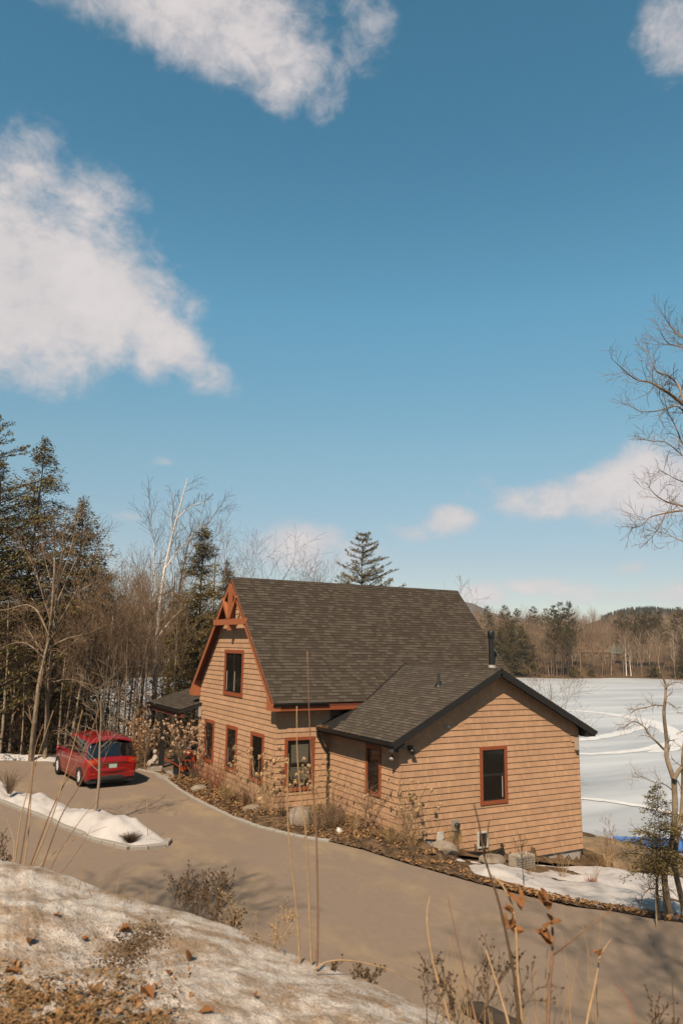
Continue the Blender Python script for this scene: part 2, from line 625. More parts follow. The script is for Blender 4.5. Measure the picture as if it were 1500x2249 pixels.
M_birch = mat('white birch bark', (1.0, .93, .85), rough=.9, spec=.1, col2=(.16, .12, .09), mixscale=3.0, stretch=(1.2, 1.2, 3.0), mixlo=.56, mixhi=.70, var=.1)
M_darkbark = mat('dark conifer bark', (.10, .072, .05), rough=.95, spec=.1, var=.3, vscale=6)
M_hemlock = mat('dark hemlock sprays', (.185, .142, .050), rough=.85, spec=.1, island=.45, trans=.18)
M_hemlight = mat('olive hemlock sprays', (.31, .23, .075), rough=.85, spec=.1, island=.4, trans=.2)
M_pine = mat('white pine needles', (.235, .19, .07), rough=.85, spec=.1, island=.4, trans=.2)
M_farpine = mat('distant pine needles', (.16, .128, .048), rough=.9, spec=.05, island=.4, trans=.15)
M_fartwig = mat('distant bare twigs', (.27, .185, .120), rough=.95, spec=.05, island=.35)
M_farpale = mat('distant pale trunks', (.46, .36, .27), rough=.95, spec=.05, island=.25)
M_cane = mat('straw coloured canes', (.47, .315, .165), rough=.7, spec=.25, var=.25, vscale=25)
M_canered = mat('reddish brown canes', (.27, .150, .085), rough=.7, spec=.25, var=.25, vscale=25)
M_dogwood = mat('red dogwood stems', (.34, .085, .038), rough=.7, island=.25)
M_straw = mat('dead straw grass', (.44, .29, .14), rough=.9, spec=.1, island=.3, trans=.2)
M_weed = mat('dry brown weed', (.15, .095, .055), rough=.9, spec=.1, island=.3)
M_flower = mat('dried tan hydrangea heads', (.72, .50, .27), rough=.9, spec=.1, island=.3, trans=.2)
M_flowerpink = mat('dried pinkish flower heads', (.80, .55, .36), rough=.9, spec=.1, island=.35, trans=.2)
M_leaf = mat('dry fallen leaves', (.33, .185, .085), rough=.9, spec=.1, island=.55, trans=.15)
M_leafbright = mat('orange brown dry leaf', (.36, .16, .06), rough=.8, spec=.15, island=.3, trans=.2)
M_gravelgrass = mat('tan dead grass bank', (.36, .26, .16), col2=(.25, .18, .12), mixscale=1.2, var=.2, vscale=12, bump=.6, bscale=20, rough=.95, spec=.05)
M_red = mat('metallic red car paint', (.27, .005, .006), rough=.26, spec=.35, metal=0.0, coat=.55)
M_tyre = mat('black rubber', (.02, .018, .016), rough=.85, spec=.2)
M_rim = mat('silver alloy', (1.0, .98, .95), rough=.4, metal=.15)
M_carglass = mat('tinted car glass', (.008, .008, .008), rough=.03, spec=.6, coat=.6)
M_lamp = mat('red tail lamp', (.55, .03, .01), rough=.15, spec=.5, coat=.6)
M_lampamber = mat('amber tail lamp', (.62, .13, .03), rough=.15, spec=.5, coat=.6)
M_plastic = mat('dark grey plastic', (.025, .022, .02), rough=.6)
M_plate = mat('pale green number plate', (.50, .60, .53), rough=.45)
M_chrome = mat('chrome', (.75, .73, .70), rough=.15, metal=1.0)
M_orange = mat('orange machine paint', (.62, .085, .010), rough=.4, spec=.45, var=.08)
M_statue = mat('pale garden stone', (.46, .40, .33), rough=.95, var=.2, vscale=9, bump=.4)
M_tarp = mat('bright blue tarp', (.12, .30, .80), rough=.6, var=.1, vscale=4)
M_log = mat('dark rotten wood', (.05, .038, .028), rough=.95, var=.4, vscale=9, bump=.8, bscale=20)
M_farspruce = mat('far spruce mass', (.050, .052, .040), rough=1, spec=0, island=.3)
M_farhill = mat('wooded far hill', (.10, .075, .06), rough=1, spec=0, var=.3, vscale=.03)
M_brownroof = mat('tan cottage roof', (.36, .23, .13), rough=.9)
M_greenroof = mat('green cottage roof', (.16, .24, .19), rough=.9)
M_cottage = mat('brown cottage wall', (.33, .23, .155), rough=.9)

# ------------------------------------------------------------------ ground, road, lake
EDGE = np.array([(-3.62, 14.53), (-3.9, 8.23), (-3.69, 4.49), (-3.25, 2.44), (-2.24, .44), (-1.78, -.82), (-1.41, -2.65), (-.99, -4.14), (-.59, -5.46), (.07, -7.09), (.62, -7.82), (1.51, -9.07), (6, -15.5), (14, -27)])
FOOT0, FOOT1 = V(-13.5, 2), V(-5, -15.5)
LAKE_Z = -4.5


def xe_at(y):
    o = np.argsort(EDGE[:, 1])
    return np.interp(y, EDGE[o, 1], EDGE[o, 0])


def shore_r(az):
    return 185 + 50 * np.clip((az - .22) / .61, -1.2, 1.3) + 5 * np.sin(az * 23) + 3 * np.sin(az * 51 + 1)


def gh(x, y):
    x, y = np.asarray(x, float), np.asarray(y, float)
    xe = np.where(y < 0, np.maximum(xe_at(y) + .15, -9), .2)
    e = np.maximum(0, x - xe)
    z = -2.0 - .175 * e
    nrt = np.maximum(0, y - 22)
    z = z - .085 * nrt
    # rising hillside to the west
    w = np.maximum(0, -14 - x + .25 * np.minimum(0, -y))
    z = z + .10 * np.where(y > 0, w, 0) * smooth(0, 12, w)
    # bank up to the photographer
    d = (FOOT1 - FOOT0) / np.linalg.norm(FOOT1 - FOOT0)
    n = V(d[1], -d[0])
    s = (x - FOOT0[0]) * n[0] + (y - FOOT0[1]) * n[1]
    al = (x - FOOT0[0]) * d[0] + (y - FOOT0[1]) * d[1]
    prof = np.interp(s, [0, .4, 5.6, 7.5, 9.5, 12, 40, 200], [0, .05, 3.25, 4.0, 4.22, 4.35, 8, 30])
    prof = prof * smooth(-26, -6, al) * smooth(60, 30, al)
    z = np.where(s > 0, np.maximum(z, -2 + prof), z)
    z = np.maximum(z, -6.2)
    r = np.hypot(x - CAM[0], y - CAM[1])
    az = np.arctan2(x - CAM[0], y - CAM[1])
    f = r - shore_r(az)
    hf = np.where(f > -15, LAKE_Z + .08 + np.where(f < 0, f * .12, np.minimum(f * .07, 15 + f * .012)), -6.2)
    hf = hf + np.where(f > 15, 3.0 * fbm(x * .012, y * .012, 3, 5), 0)
    lakeside = (az > -1.0) & (az < 2.2)
    z = np.where(lakeside, np.maximum(z, hf), z)
    return z


def gz(x, y):
    """the ground as it is built: height plus small unevenness"""
    x, y = np.asarray(x, float), np.asarray(y, float)
    R = np.hypot(x - CAM[0], y - CAM[1])
    near = np.clip(1.2 - R / 120, 0, 1)
    rough = fbm(x * .9, y * .9, 4, 3) * .09 * near
    east = smooth(.1, .8, x - (np.where(y < 0, xe_at(y) + .15, .2)))
    north = smooth(22, 26, y)
    house_foot = smooth(.2, 1.5, np.maximum(np.maximum(-x, x - 8.6), np.maximum(-y, y - 14)))
    return gh(x, y) - .03 - .05 * (1 - house_foot) + rough * np.maximum(east, north) * np.where(y > 0, 1, .8) * house_foot


def build_ground():
    na = 720
    rr = np.concatenate([[0.01], np.geomspace(1.0, 12, 26), np.linspace(12.4, 60, 150), np.geomspace(61, 2600, 95)])
    az = np.linspace(-math.pi, math.pi, na + 1)
    R, A = np.meshgrid(rr, az, indexing='ij')
    x, y = CAM[0] + R * np.sin(A), CAM[1] + R * np.cos(A)
    z = gz(x, y)
    mb = MB()
    mb.grid(np.stack([x, y, z], -1)[:, ::-1])
    mb.build('ground', M_soil, smooth=True, kind='structure')


build_ground()


def flat_poly(pts, z, name, material, sub=None, **props):
    me = bpy.data.meshes.new(name)
    me.from_pydata([(p[0], p[1], z) for p in pts], [], [list(range(len(pts)))])
    me.materials.append(material)
    o = bpy.data.objects.new(name, me)
    COL.objects.link(o)
    for k, v in props.items():
        o[k] = v
    return o


ROAD = [tuple(p) for p in EDGE] + [(6, -34), (-2, -21), (-5, -15.9), (-13.6, 2.2), (-17, 12), (-26, 30), (-14, 23.2), (-9.6, 21.6), (-7.6, 20.4), (-4.15, 16.15)]


def densify(pts, step=.5, seed=1, amp=.05):
    P = np.asarray(pts, float)
    out = []
    for a, b in zip(P, np.roll(P, -1, 0)):
        L = np.linalg.norm(b - a)
        k = max(1, int(L / step))
        for i in range(k):
            out.append(a + (b - a) * i / k)
    out = np.array(out)
    j = np.stack([vnoise(out[:, 0] * 1.7, out[:, 1] * 1.7, seed), vnoise(out[:, 0] * 1.7 + 40, out[:, 1] * 1.7, seed + 1)], 1) * 2 * amp
    return out + j


flat_poly(densify(ROAD), -1.992, 'driveway', M_asphalt, kind='structure')


def ice_material():
    M = mat('wind swept lake ice', (.6, .6, .62), rough=.45, spec=.3)
    nt = M.node_tree
    N, L = nt.nodes.new, nt.links.new
    b = nt.nodes['Principled BSDF']
    geo = N('ShaderNodeNewGeometry')
    mp = N('ShaderNodeMapping')
    mp.vector_type = 'POINT'
    mp.inputs['Rotation'].default_value = (0, 0, 0.53)
    mp.inputs['Scale'].default_value = (.022, .20, 1)
    L(geo.outputs['Position'], mp.inputs[0])
    n1 = N('ShaderNodeTexNoise')
    n1.inputs['Scale'].default_value = 1.2
    n1.inputs['Detail'].default_value = 7
    n1.inputs['Roughness'].default_value = .62
    n1.inputs['Distortion'].default_value = .4
    L(mp.outputs[0], n1.inputs['Vector'])
    n2 = N('ShaderNodeTexNoise')
    n2.inputs['Scale'].default_value = .03
    n2.inputs['Detail'].default_value = 5
    L(geo.outputs['Position'], n2.inputs['Vector'])
    ad = N('ShaderNodeMath')
    ad.operation = 'MULTIPLY_ADD'
    L(n2.outputs[0], ad.inputs[0])
    ad.inputs[1].default_value = .6
    L(n1.outputs[0], ad.inputs[2])
    cr = N('ShaderNodeValToRGB')
    e = cr.color_ramp.elements
    e[0].position, e[0].color = .62, (.215, .215, .217, 1)
    e[1].position, e[1].color = .93, (.345, .343, .338, 1)
    k = e.new(.76)
    k.color = (.275, .275, .276, 1)
    L(ad.outputs[0], cr.inputs[0])
    L(cr.outputs[0], b.inputs['Base Color'])
    return M


M_ice = ice_material()
a = np.linspace(0, 2 * math.pi, 96, endpoint=False)
flat_poly(np.stack([CAM[0] + 60 + 460 * np.cos(a), CAM[1] + 60 + 460 * np.sin(a)], 1), LAKE_Z, 'lake', M_ice, kind='structure')


RIB = [0]


def ribbon(pxs, w, name):
    """a strip of packed snow drawn on the ice"""
    RIB[0] += 1
    P = np.array([onplane(x, y, LAKE_Z + .010 + .006 * RIB[0]) for x, y in pxs])
    t = np.linspace(0, 1, len(P))
    tt = np.linspace(0, 1, 60)
    Q = np.stack([np.interp(tt, t, P[:, k]) for k in range(3)], 1)
    for _ in range(40):
        Q[1:-1] = (Q[:-2] + Q[1:-1] * 2 + Q[2:]) / 4
    d = np.gradient(Q, axis=0)
    s = np.stack([-d[:, 1], d[:, 0], 0 * d[:, 0]], 1)
    s /= np.linalg.norm(s, axis=1, keepdims=True)
    ww = .62 * w * (1 + .9 * vnoise(np.arange(60) * .35, np.zeros(60), 4)) * np.minimum(1, np.minimum(tt, 1 - tt) * 9 + .1)
    off = .3 * vnoise(np.arange(60) * .22, np.ones(60), 9)[:, None] * s * w * .4
    mb = MB()
    mb.grid(np.stack([Q - s * ww[:, None] / 2 + off, Q + s * ww[:, None] / 2 + off], 1))
    mb.build(name, M_track, kind='stuff')


ribbon([(1180, 1556), (1300, 1562), (1400, 1575), (1470, 1598), (1500, 1625), (1480, 1645), (1420, 1652)], 3.2, 'snow_track')
ribbon([(1230, 1656), (1330, 1655), (1420, 1646), (1500, 1622), (1560, 1600)], 1.6, 'snow_track')
ribbon([(1200, 1632), (1300, 1622), (1390, 1604), (1430, 1588)], 2.2, 'snow_track')
ribbon([(1210, 1748), (1330, 1757), (1420, 1772), (1560, 1800)], 1.0, 'snow_track')
ribbon([(1240, 1840), (1300, 1842), (1360, 1852), (1440, 1872)], .8, 'snow_track')

# ------------------------------------------------------------------ house
W, D1, A_, G, RK = 8.014, 4.694, 2.216, 8.395, .339
MX1 = 9.06                                  # far end wall of the main house
MEAVE, MRIDGE, MZE, MZR = D1 - .447, D1 + G / 2, 1.894, 6.707
MS = (MZR - MZE) / (MRIDGE - MEAVE)
EZF, EZA, EE, EQ = .972, 3.230, .503, .384
ES = (EZA - EZF) / (W / 2 + EE)
house = thing('house', 'tan shingled gabled house with dark shingle roof and red brown trim beside the driveway', 'house', (0, 0, -2.0))


def core():
    mb = MB()
    # extension
    zt = EZF + ES * EE - .16
    pk = EZA - .16
    f = [(0, 0, -1.98), (1.42, 0, -1.98), (1.42, 0, -3.2), (W, 0, -3.2), (W, 0, zt), (W / 2, 0, pk), (0, 0, zt)]
    b = [(p[0], D1 + .5, p[2]) for p in f]
    n = len(f)
    mb.add(f + b, q=[(i, (i + 1) % n, n + (i + 1) % n, n + i) for i in range(n)], t=[(0, 1, 6), (1, 2, 4), (2, 3, 4), (1, 4, 6), (4, 5, 6)])
    mb.build('extension_wall', M_wallcore, house)
    mb = MB()
    zt = MZE + MS * .447 - .2
    pk = MZR - .2
    y0, y1, ym = D1, D1 + G, MRIDGE
    f = [(-A_, y0, -2.1), (-A_, y1, -2.1), (-A_, y1, zt), (-A_, ym, pk), (-A_, y0, zt)]
    b = [(MX1, p[1], p[2] - (1.4 if i < 2 else 0)) for i, p in enumerate(f)]
    n = 5
    mb.add(f + b, q=[(i, (i + 1) % n, n + (i + 1) % n, n + i) for i in range(n)], t=[(0, 4, 1), (1, 4, 2), (2, 4, 3), (5, 6, 9), (6, 7, 9), (7, 8, 9)])
    mb.build('main_wall', M_wallcore, house)
    mb = MB()
    mb.box((.02, .03, -2.6), (1.5, .4, -1.97))
    mb.box((1.2, .035, -3.9), (W - .02, .4, -3.19))
    mb.box((.03, .03, -2.5), (.4, D1, -1.97))
    mb.box((-A_ + .03, D1 + .03, -2.5), (0, D1 + .4, -2.08))
    mb.box((-A_ + .03, D1 + .03, -2.5), (-A_ + .4, D1 + G - .03, -2.08))
    mb.build('foundation', M_found, house)


core()


class Wall:
    """a wall plane: o is the origin, u runs along it, n points outwards"""

    def __init__(s, o, u, n):
        s.o, s.u, s.n = V(*o), V(*u), V(*n)

    def __call__(s, p):
        p = np.asarray(p, float).reshape(-1, 3)
        return s.o + p[:, :1] * s.u + p[:, 1:2] * s.n + p[:, 2:3] * V(0, 0, 1)


W_front = Wall((0, 0, 0), (1, 0, 0), (0, -1, 0))
W_left = Wall((0, 0, 0), (0, 1, 0), (-1, 0, 0))
W_side = Wall((0, D1, 0), (1, 0, 0), (0, -1, 0))
W_gable = Wall((-A_, 0, 0), (0, 1, 0), (-1, 0, 0))
W_end = Wall((W, 0, 0), (0, 1, 0), (1, 0, 0))


def courses(wall, z0, z1, lim, holes, name='siding_course', back=0.0):
    """lim(z) gives the run of the wall at a height; holes are the windows (u0, u1, z0, z1)"""
    k0 = int(math.floor(z0 / .2 + 1e-6))
    z = k0 * .2
    while z < z1:
        a, b = max(z, z0), min(z + .2, z1)
        cuts = sorted({a, b} | {h for H in holes for h in (H[2] + .03, H[3] - .03) if a < h < b})
        pieces = []
        for c, d in zip(cuts, cuts[1:]):
            if d - c < .004:
                continue
            l0, l1 = lim(c), lim(d)
            if l0 is None:
                continue
            if l1 is None:
                l1 = ((l0[0] + l0[1]) / 2,) * 2
            runs = [(l0[0], l0[1], l1[0], l1[1])]
            for H in holes:
                if H[2] + .02 < (c + d) / 2 < H[3] - .02:
                    new = []
                    for r in runs:
                        if r[0] < H[0] + .03 < r[1]:
                            new.append((r[0], H[0] + .03, r[2], H[0] + .03))
                        if r[0] < H[1] - .03 < r[1]:
                            new.append((H[1] - .03, r[1], H[1] - .03, r[3]))
                        if not (r[0] < H[1] - .03 and r[1] > H[0] + .03):
                            new.append(r)
                    runs = new
            t0 = .034 - .026 * (c - z) / .2
            t1 = .034 - .026 * (d - z) / .2
            pieces += [(c, d, t0, t1) + tuple(r) for r in runs]
        for c, d, t0, t1, ua, ub, va, vb in pieces:
            # one strip of shakes with a slightly uneven butt line
            k = max(1, int((ub - ua) / .45))
            e = np.linspace(0, 1, k + 1)
            A, B = ua + (ub - ua) * e, va + (vb - va) * e
            j = (rng.random(k + 1) - .5) * .002 * (c == z)
            Z = np.zeros(k + 1)
            prof = np.stack([np.stack([A, Z + back, c + j], 1), np.stack([A, Z + t0, c + j], 1), np.stack([B, Z + t1, Z + d], 1), np.stack([B, Z + back, Z + d], 1)], 0)
            mb = MB()
            mb.grid(wall(prof.reshape(-1, 3)).reshape(4, k + 1, 3))
            if wall.u[1] > .5:
                mb.q[-1] = mb.q[-1][:, ::-1]
            for q in (0, k):
                mb.add(wall(prof[:, q]), q=[(0, 1, 2, 3)])
            mb.build(name, M_siding, house)
        z += .2


def ext_lim(z):
    top = EZF + ES * EE - .13
    a = -.02 if z <= top else (z - top) / ES
    lo = 1.42 if z < -2.0 else a
    hi = W + .02 if z <= top else W - (z - top) / ES
    return (lo, hi) if hi - lo > .05 else None


ZT = MZE + MS * .447 - .16


def gab_lim(z):
    lo = D1 - .02 if z <= ZT else D1 + (z - ZT) / MS
    hi = D1 + G + .02 if z <= ZT else D1 + G - (z - ZT) / MS
    return (lo, hi) if hi - lo > .05 else None


H_front = [(3.279, 4.484, -1.309, .599)]
H_left = [(1.03, 2.00, -.98, .64)]
H_side = [(-1.865, -.655, -1.261, .621)]
H_gable = [(7.929, 10.053, 1.827, 3.703), (10.97, 12.16, -1.16, .645), (8.31, 9.53, -1.16, .645), (5.64, 6.89, -1.16, .645)]
courses(W_front, -3.2, 3.05, ext_lim, H_front)
courses(W_left, -2.0, 1.08, lambda z: (0.0, D1), H_left)
courses(W_side, -2.1, 1.95, lambda z: (-A_ - .0, .0), H_side)
courses(W_gable, -2.1, 6.4, gab_lim, H_gable)


def window(wall, H, kind, label=None, trim=.115):
    u0, u1, z0, z1 = H
    fr = wall
    mb = MB()
    t = .062
    mb.box((u0, .0, z0), (u1, t, z0 + trim), fr=fr)
    mb.box((u0, .0, z1 - trim), (u1, t, z1), fr=fr)
    mb.box((u0, .0, z0 + trim), (u0 + trim, t - .004, z1 - trim), fr=fr)
    mb.box((u1 - trim, .0, z0 + trim), (u1, t - .004, z1 - trim), fr=fr)
    w = mb.build('window', M_trim, house)
    a, b, c, d = u0 + trim, u1 - trim, z0 + trim, z1 - trim
    s = .035
    sash = MB()

    def rect(a, b, c, d, t0, t1):
        sash.box((a, t0, c), (b, t1, c + s), fr=fr)
        sash.box((a, t0, d - s), (b, t1, d), fr=fr)
        sash.box((a, t0, c + s), (a + s, t1, d - s), fr=fr)
        sash.box((b - s, t0, c + s), (b, t1, d - s), fr=fr)
    pane = []
    if kind == 'casement':
        m_ = (a + b) / 2
        rect(a, m_ - .003, c, d, .004, .03)
        rect(m_ + .003, b, c, d, .004, .03)
        pane = [(a + s, m_ - s, c + s, d - s), (m_ + s, b - s, c + s, d - s)]
    elif kind == 'double':
        m_ = (c + d) / 2
        rect(a, b, c, m_ - .003, .004, .03)
        rect(a, b, m_ + .003, d, .004, .036)
        pane = [(a + s, b - s, c + s, m_ - s), (a + s, b - s, m_ + s, d - s)]
    else:
        rect(a, b, c, d, .004, .03)
        pane = [(a + s, b - s, c + s, d - s)]
    sash.build('sash', M_sash, w)
    for p in pane:
        q = MB()
        q.box((p[0], .004, p[2]), (p[1], .016, p[3]), fr=fr)
        q.build('pane', M_glass, w)
    return w, (a, b, c, d)


w, r = window(W_front, H_front[0], 'double')
mb = MB()
mb.box((r[1] - .11, .017, r[2] + .08), (r[1] - .075, .0185, (r[2] + r[3]) / 2 - .06), fr=W_front)
mb.build('curtain_edge', M_curtain, w)
w, r = window(W_side, H_side[0], 'double')
mb = MB()
k = (r[2] + r[3]) / 2
for i in range(14):
    z = r[3] - .16 - i * .045
    mb.box((r[0] + .16, .017, z - .036), (r[1] - .12, .0185, z), fr=W_side)
for i in range(9):
    z = k - .12 - i * .05
    mb.box((r[0] + .16, .017, z - .036), (r[1] - .12, .0185, z), fr=W_side)
mb.build('blind', M_blind, w)
w, r = window(W_left, H_left[0], 'double')
w, r = window(W_gable, H_gable[0], 'casement', trim=.14)
mb = MB()
mm = (r[0] + r[1]) / 2
mb.box((mm - .12, .017, r[2] + .06), (mm - .055, .0185, r[2] + .85), fr=W_gable)
mb.box((r[1] - .17, .017, r[2] + .06), (r[1] - .10, .0185, r[2] + .85), fr=W_gable)
mb.build('curtain_edge', M_curtain, w)
for H in H_gable[1:]:
    w, r = window(W_gable, H, 'single', trim=.14)
    mb = MB()
    mb.box((r[1] - .12, .017, r[2] + .08), (r[1] - .09, .0185, r[2] + .75), fr=W_gable)
    mb.build('curtain_edge', M_curtain, w)


# ---- roofs: deck slab, shingles in courses, ridge caps
class Plane:
    """roof plane: o lower corner, u along the eave, s up the slope"""

    def __init__(s, o, u, up):
        s.o, s.u = V(*o), V(*u)
        s.s = V(*up) / np.linalg.norm(up)
        s.n = np.cross(s.u, s.s)
        if s.n[2] < 0:
            s.n = -s.n

    def __call__(s, p):
        p = np.asarray(p, float).reshape(-1, 3)
        return s.o + p[:, :1] * s.u + p[:, 1:2] * s.s + p[:, 2:3] * s.n


TAB = {}


def shingles(pl, length, run, parent, clip=None, singles=300, exp_=.150, SH=None):
    """clip(p) keeps a tab whose centre (world) passes; the nearest ones are objects of their own"""
    SH = SH or SH_T
    tabs = []
    v = 0.0
    row = 0
    while v < run - .02:
        u = -rng.random() * .3
        h = min(exp_, run - v)
        while u < length:
            wd = float(rng.choice([.17, .23, .31]))
            a, b = max(u, 0), min(u + wd, length)
            if b - a > .03:
                tabs.append((a, b - .006, v, h, int(rng.choice([0, 0, 0, 1, 1, 2])), wd))
            u += wd
        v += exp_
        row += 1
    c = np.array([((t[0] + t[1]) / 2, t[2] + t[3] / 2, 0) for t in tabs])
    cw = pl(c)
    keep = np.ones(len(tabs), bool) if clip is None else clip(cw)
    idx = np.where(keep)[0]
    order = idx[np.argsort(np.linalg.norm(cw[idx] - CAM, axis=1))]
    single = set(order[:singles].tolist())
    rest = MB()
    for i in idx:
        a, b, v0, h, tone, wd = tabs[i]
        th = .020 if tone == 2 else .014 if tone == 1 else .010
        full = abs((b + .006 - a) - wd) < 1e-6 and abs(h - exp_) < 1e-6
        P = np.array([(0, 0, 0), (b - a, 0, 0), (b - a, h + .03, 0), (0, h + .03, 0), (0, 0, th + .012), (b - a, 0, th + .012), (b - a, h + .03, .003), (0, h + .03, .003)])
        if i in single and full:
            key = (wd, tone, SH[tone].name)
            if key not in TAB:
                TAB[key] = MB().hexa(P).mesh('shingle', SH[tone])
            o = bpy.data.objects.new('shingle', TAB[key])
            COL.objects.link(o)
            o.parent = parent
            pos = pl([(a, v0, 0)])[0] - ORIG[parent.name]
            o.matrix_local = Matrix([[pl.u[k], pl.s[k], pl.n[k], pos[k]] for k in range(3)] + [[0, 0, 0, 1]])
        else:
            rest.hexa(pl(P + V(a, v0, 0)), tone)
    if rest.n:
        rest.build('shingle_field', SH, parent, kind='stuff')


def ridge_caps(p0, p1, s0, s1, parent):
    """folded cap pieces along a ridge; s0, s1 are the two downhill directions"""
    p0, p1 = V(*p0), V(*p1)
    L = np.linalg.norm(p1 - p0)
    d = (p1 - p0) / L
    k = int(L / .15)
    for i in range(k):
        a, b = p0 + d * L * i / k, p0 + d * (L * (i + 1) / k + .03)
        up = V(0, 0, .03)
        up2 = V(0, 0, .016)
        mb = MB()
        mb.add([a + up, b + up2, b + up2 + V(*s0) * .15, a + up + V(*s0) * .15, b + up2 + V(*s1) * .15, a + up + V(*s1) * .15], q=[(0, 1, 2, 3), (1, 0, 5, 4)])
        o = mb.build('ridge_cap', SH_T[int(rng.integers(0, 2))], parent)


def roof_slab(name, pts_top, thick, parent, mats):
    P = np.array(pts_top, float)
    n = len(P)
    mb = MB()
    lo = P - V(0, 0, thick)
    mb.add(np.vstack([P, lo]), q=[(0, 1, 2, 3), (7, 6, 5, 4)] + [(i, i + 4, (i + 1) % 4 + 4, (i + 1) % 4) for i in range(4)])
    return mb.build(name, mats, parent)


XA, XB = -A_ - RK, MX1 + RK
dz = V(0, 0, -.02)
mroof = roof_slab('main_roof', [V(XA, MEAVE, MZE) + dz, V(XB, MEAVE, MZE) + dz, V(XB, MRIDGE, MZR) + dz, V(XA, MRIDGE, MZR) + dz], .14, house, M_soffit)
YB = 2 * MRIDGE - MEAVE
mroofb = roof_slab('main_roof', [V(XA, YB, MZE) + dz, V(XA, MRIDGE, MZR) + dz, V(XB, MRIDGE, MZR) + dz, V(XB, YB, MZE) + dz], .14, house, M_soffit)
pl_m = Plane((XA - .02, MEAVE - .03, MZE - .03 * MS), (1, 0, 0), (0, 1, MS))
pl_mb = Plane((XB + .02, YB + .03, MZE - .03 * MS), (-1, 0, 0), (0, -1, MS))
RUNM = math.hypot(MRIDGE - MEAVE + .03, MZR - MZE + .03 * MS)


def not_under_ext(c):
    ez = np.minimum(EZF + ES * (c[:, 0] + EE), EZF + ES * (W + EE - c[:, 0]))
    return ~((c[:, 2] < ez - .25) & (c[:, 0] > -EE) & (c[:, 0] < W + EE))


shingles(pl_m, XB - XA + .04, RUNM, mroof, not_under_ext)
shingles(pl_mb, XB - XA + .04, RUNM, mroofb, None, singles=0)
ridge_caps((XA - .02, MRIDGE, MZR - .0), (XB + .02, MRIDGE, MZR - .0), (0, -.70, -.71), (0, .70, -.71), mroof)

eroof = roof_slab('extension_roof', [V(-EE, -EQ, EZF) + dz, V(W / 2, -EQ, EZA) + dz, V(W / 2, 5.9, EZA) + dz, V(-EE, D1 + .02, EZF) + dz], .12, house, M_blackroof)
eroofb = roof_slab('extension_roof', [V(W + EE, -EQ, EZF) + dz, V(W + EE, D1 + .02, EZF) + dz, V(W / 2, 5.9, EZA) + dz, V(W / 2, -EQ, EZA) + dz], .12, house, M_blackroof)
pl_e = Plane((-EE - .03, D1 + 1.3, EZF - .015), (0, -1, 0), (1, 0, ES))
pl_eb = Plane((W + EE + .03, -EQ - .03, EZF - .015), (0, 1, 0), (-1, 0, ES))
RUNE = math.hypot(W / 2 + EE + .03, EZA - EZF + .015)


def above_main(c):
    mz = MZE + MS * (c[:, 1] - MEAVE)
    return (c[:, 2] > mz - .12) & ((c[:, 1] < D1 - .05) | (c[:, 2] > MZE + .1))


shingles(pl_e, D1 + 1.3 + EQ + .03, RUNE, eroof, above_main, SH=SH_E)
shingles(pl_eb, D1 + 1.3 + EQ + .03, RUNE, eroofb, above_main, singles=0)
ridge_caps((W / 2, -EQ - .03, EZA), (W / 2, 5.6, EZA), (-.894, 0, -.447), (.894, 0, -.447), eroof)

MB().bar((1.337, 4.247, 1.894 + .035), (4.007, 5.536, 3.23 + .035), .09, .03).build('valley_flashing', M_blackroof, house)
# rake boards and fascia
mb = MB()
for sgn, y in ((1, MEAVE), (-1, YB)):
    a, b = V(XA - .012, y, MZE - .16), V(XA - .012, MRIDGE, MZR - .16)
    mb.bar(a, b, .04, .24, up=(0, -sgn * MS, 1))
mb.build('rake_board', M_trim2, house)
mb = MB()
for sgn, y in ((1, MEAVE), (-1, YB)):
    a, b = V(XA - .026, y, MZE - .045), V(XA - .026, MRIDGE, MZR - .045)
    mb.bar(a, b, .03, .05, up=(0, -sgn * MS, 1))
mb.build('drip_edge', M_blackroof, house)
for y0, y1 in ((MEAVE - .02, D1 + .08), (D1 + G - .08, YB + .02)):
    # boxed returns at the foot of the rakes
    mb = MB()
    yo = y0 if y0 < D1 else y1
    yi = y1 if y0 < D1 else y0
    f = [(XA - .03, yo, MZE - .30), (XA - .03, yi, MZE - .30), (XA - .03, yi, MZE + MS * .50 - .14), (XA - .03, yo, MZE - .10)]
    b = [(-A_ - .04, p[1], p[2]) for p in f]
    mb.hexa(f[:4] + b[:4])
    mb.build('eave_return', M_trim2, house)
mb = MB()
mb.box((XA + .04, MEAVE + .002, MZE - .30), (XB, MEAVE + .03, MZE - .10))
mb.build('fascia', M_trim, house)
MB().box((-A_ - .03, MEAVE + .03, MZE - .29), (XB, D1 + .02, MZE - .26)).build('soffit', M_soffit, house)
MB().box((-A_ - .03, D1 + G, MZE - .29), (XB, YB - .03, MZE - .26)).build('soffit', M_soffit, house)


def gutter(p0, p1, out, name='gutter'):
    """open K shaped gutter: out is the outward horizontal direction"""
    p0, p1, o = V(*p0), V(*p1), V(*out)
    prof = [(0, 0), (0, -.11), (.075, -.11), (.105, -.05), (.105, 0), (.09, 0), (.09, -.04), (.066, -.095), (.012, -.095), (.012, 0)]
    n = len(prof)
    v = [p + o * a + V(0, 0, b) for p in (p0, p1) for a, b in prof]
    mb = MB()
    mb.add(v, q=[(i, (i + 1) % n, n + (i + 1) % n, n + i) for i in range(n)])
    for k in (0, n):
        mb.add([v[k + i] for i in (0, 1, 2, 3, 4)], t=[(0, 1, 2), (0, 2, 3), (0, 3, 4)])
    return mb.build(name, M_black, house)


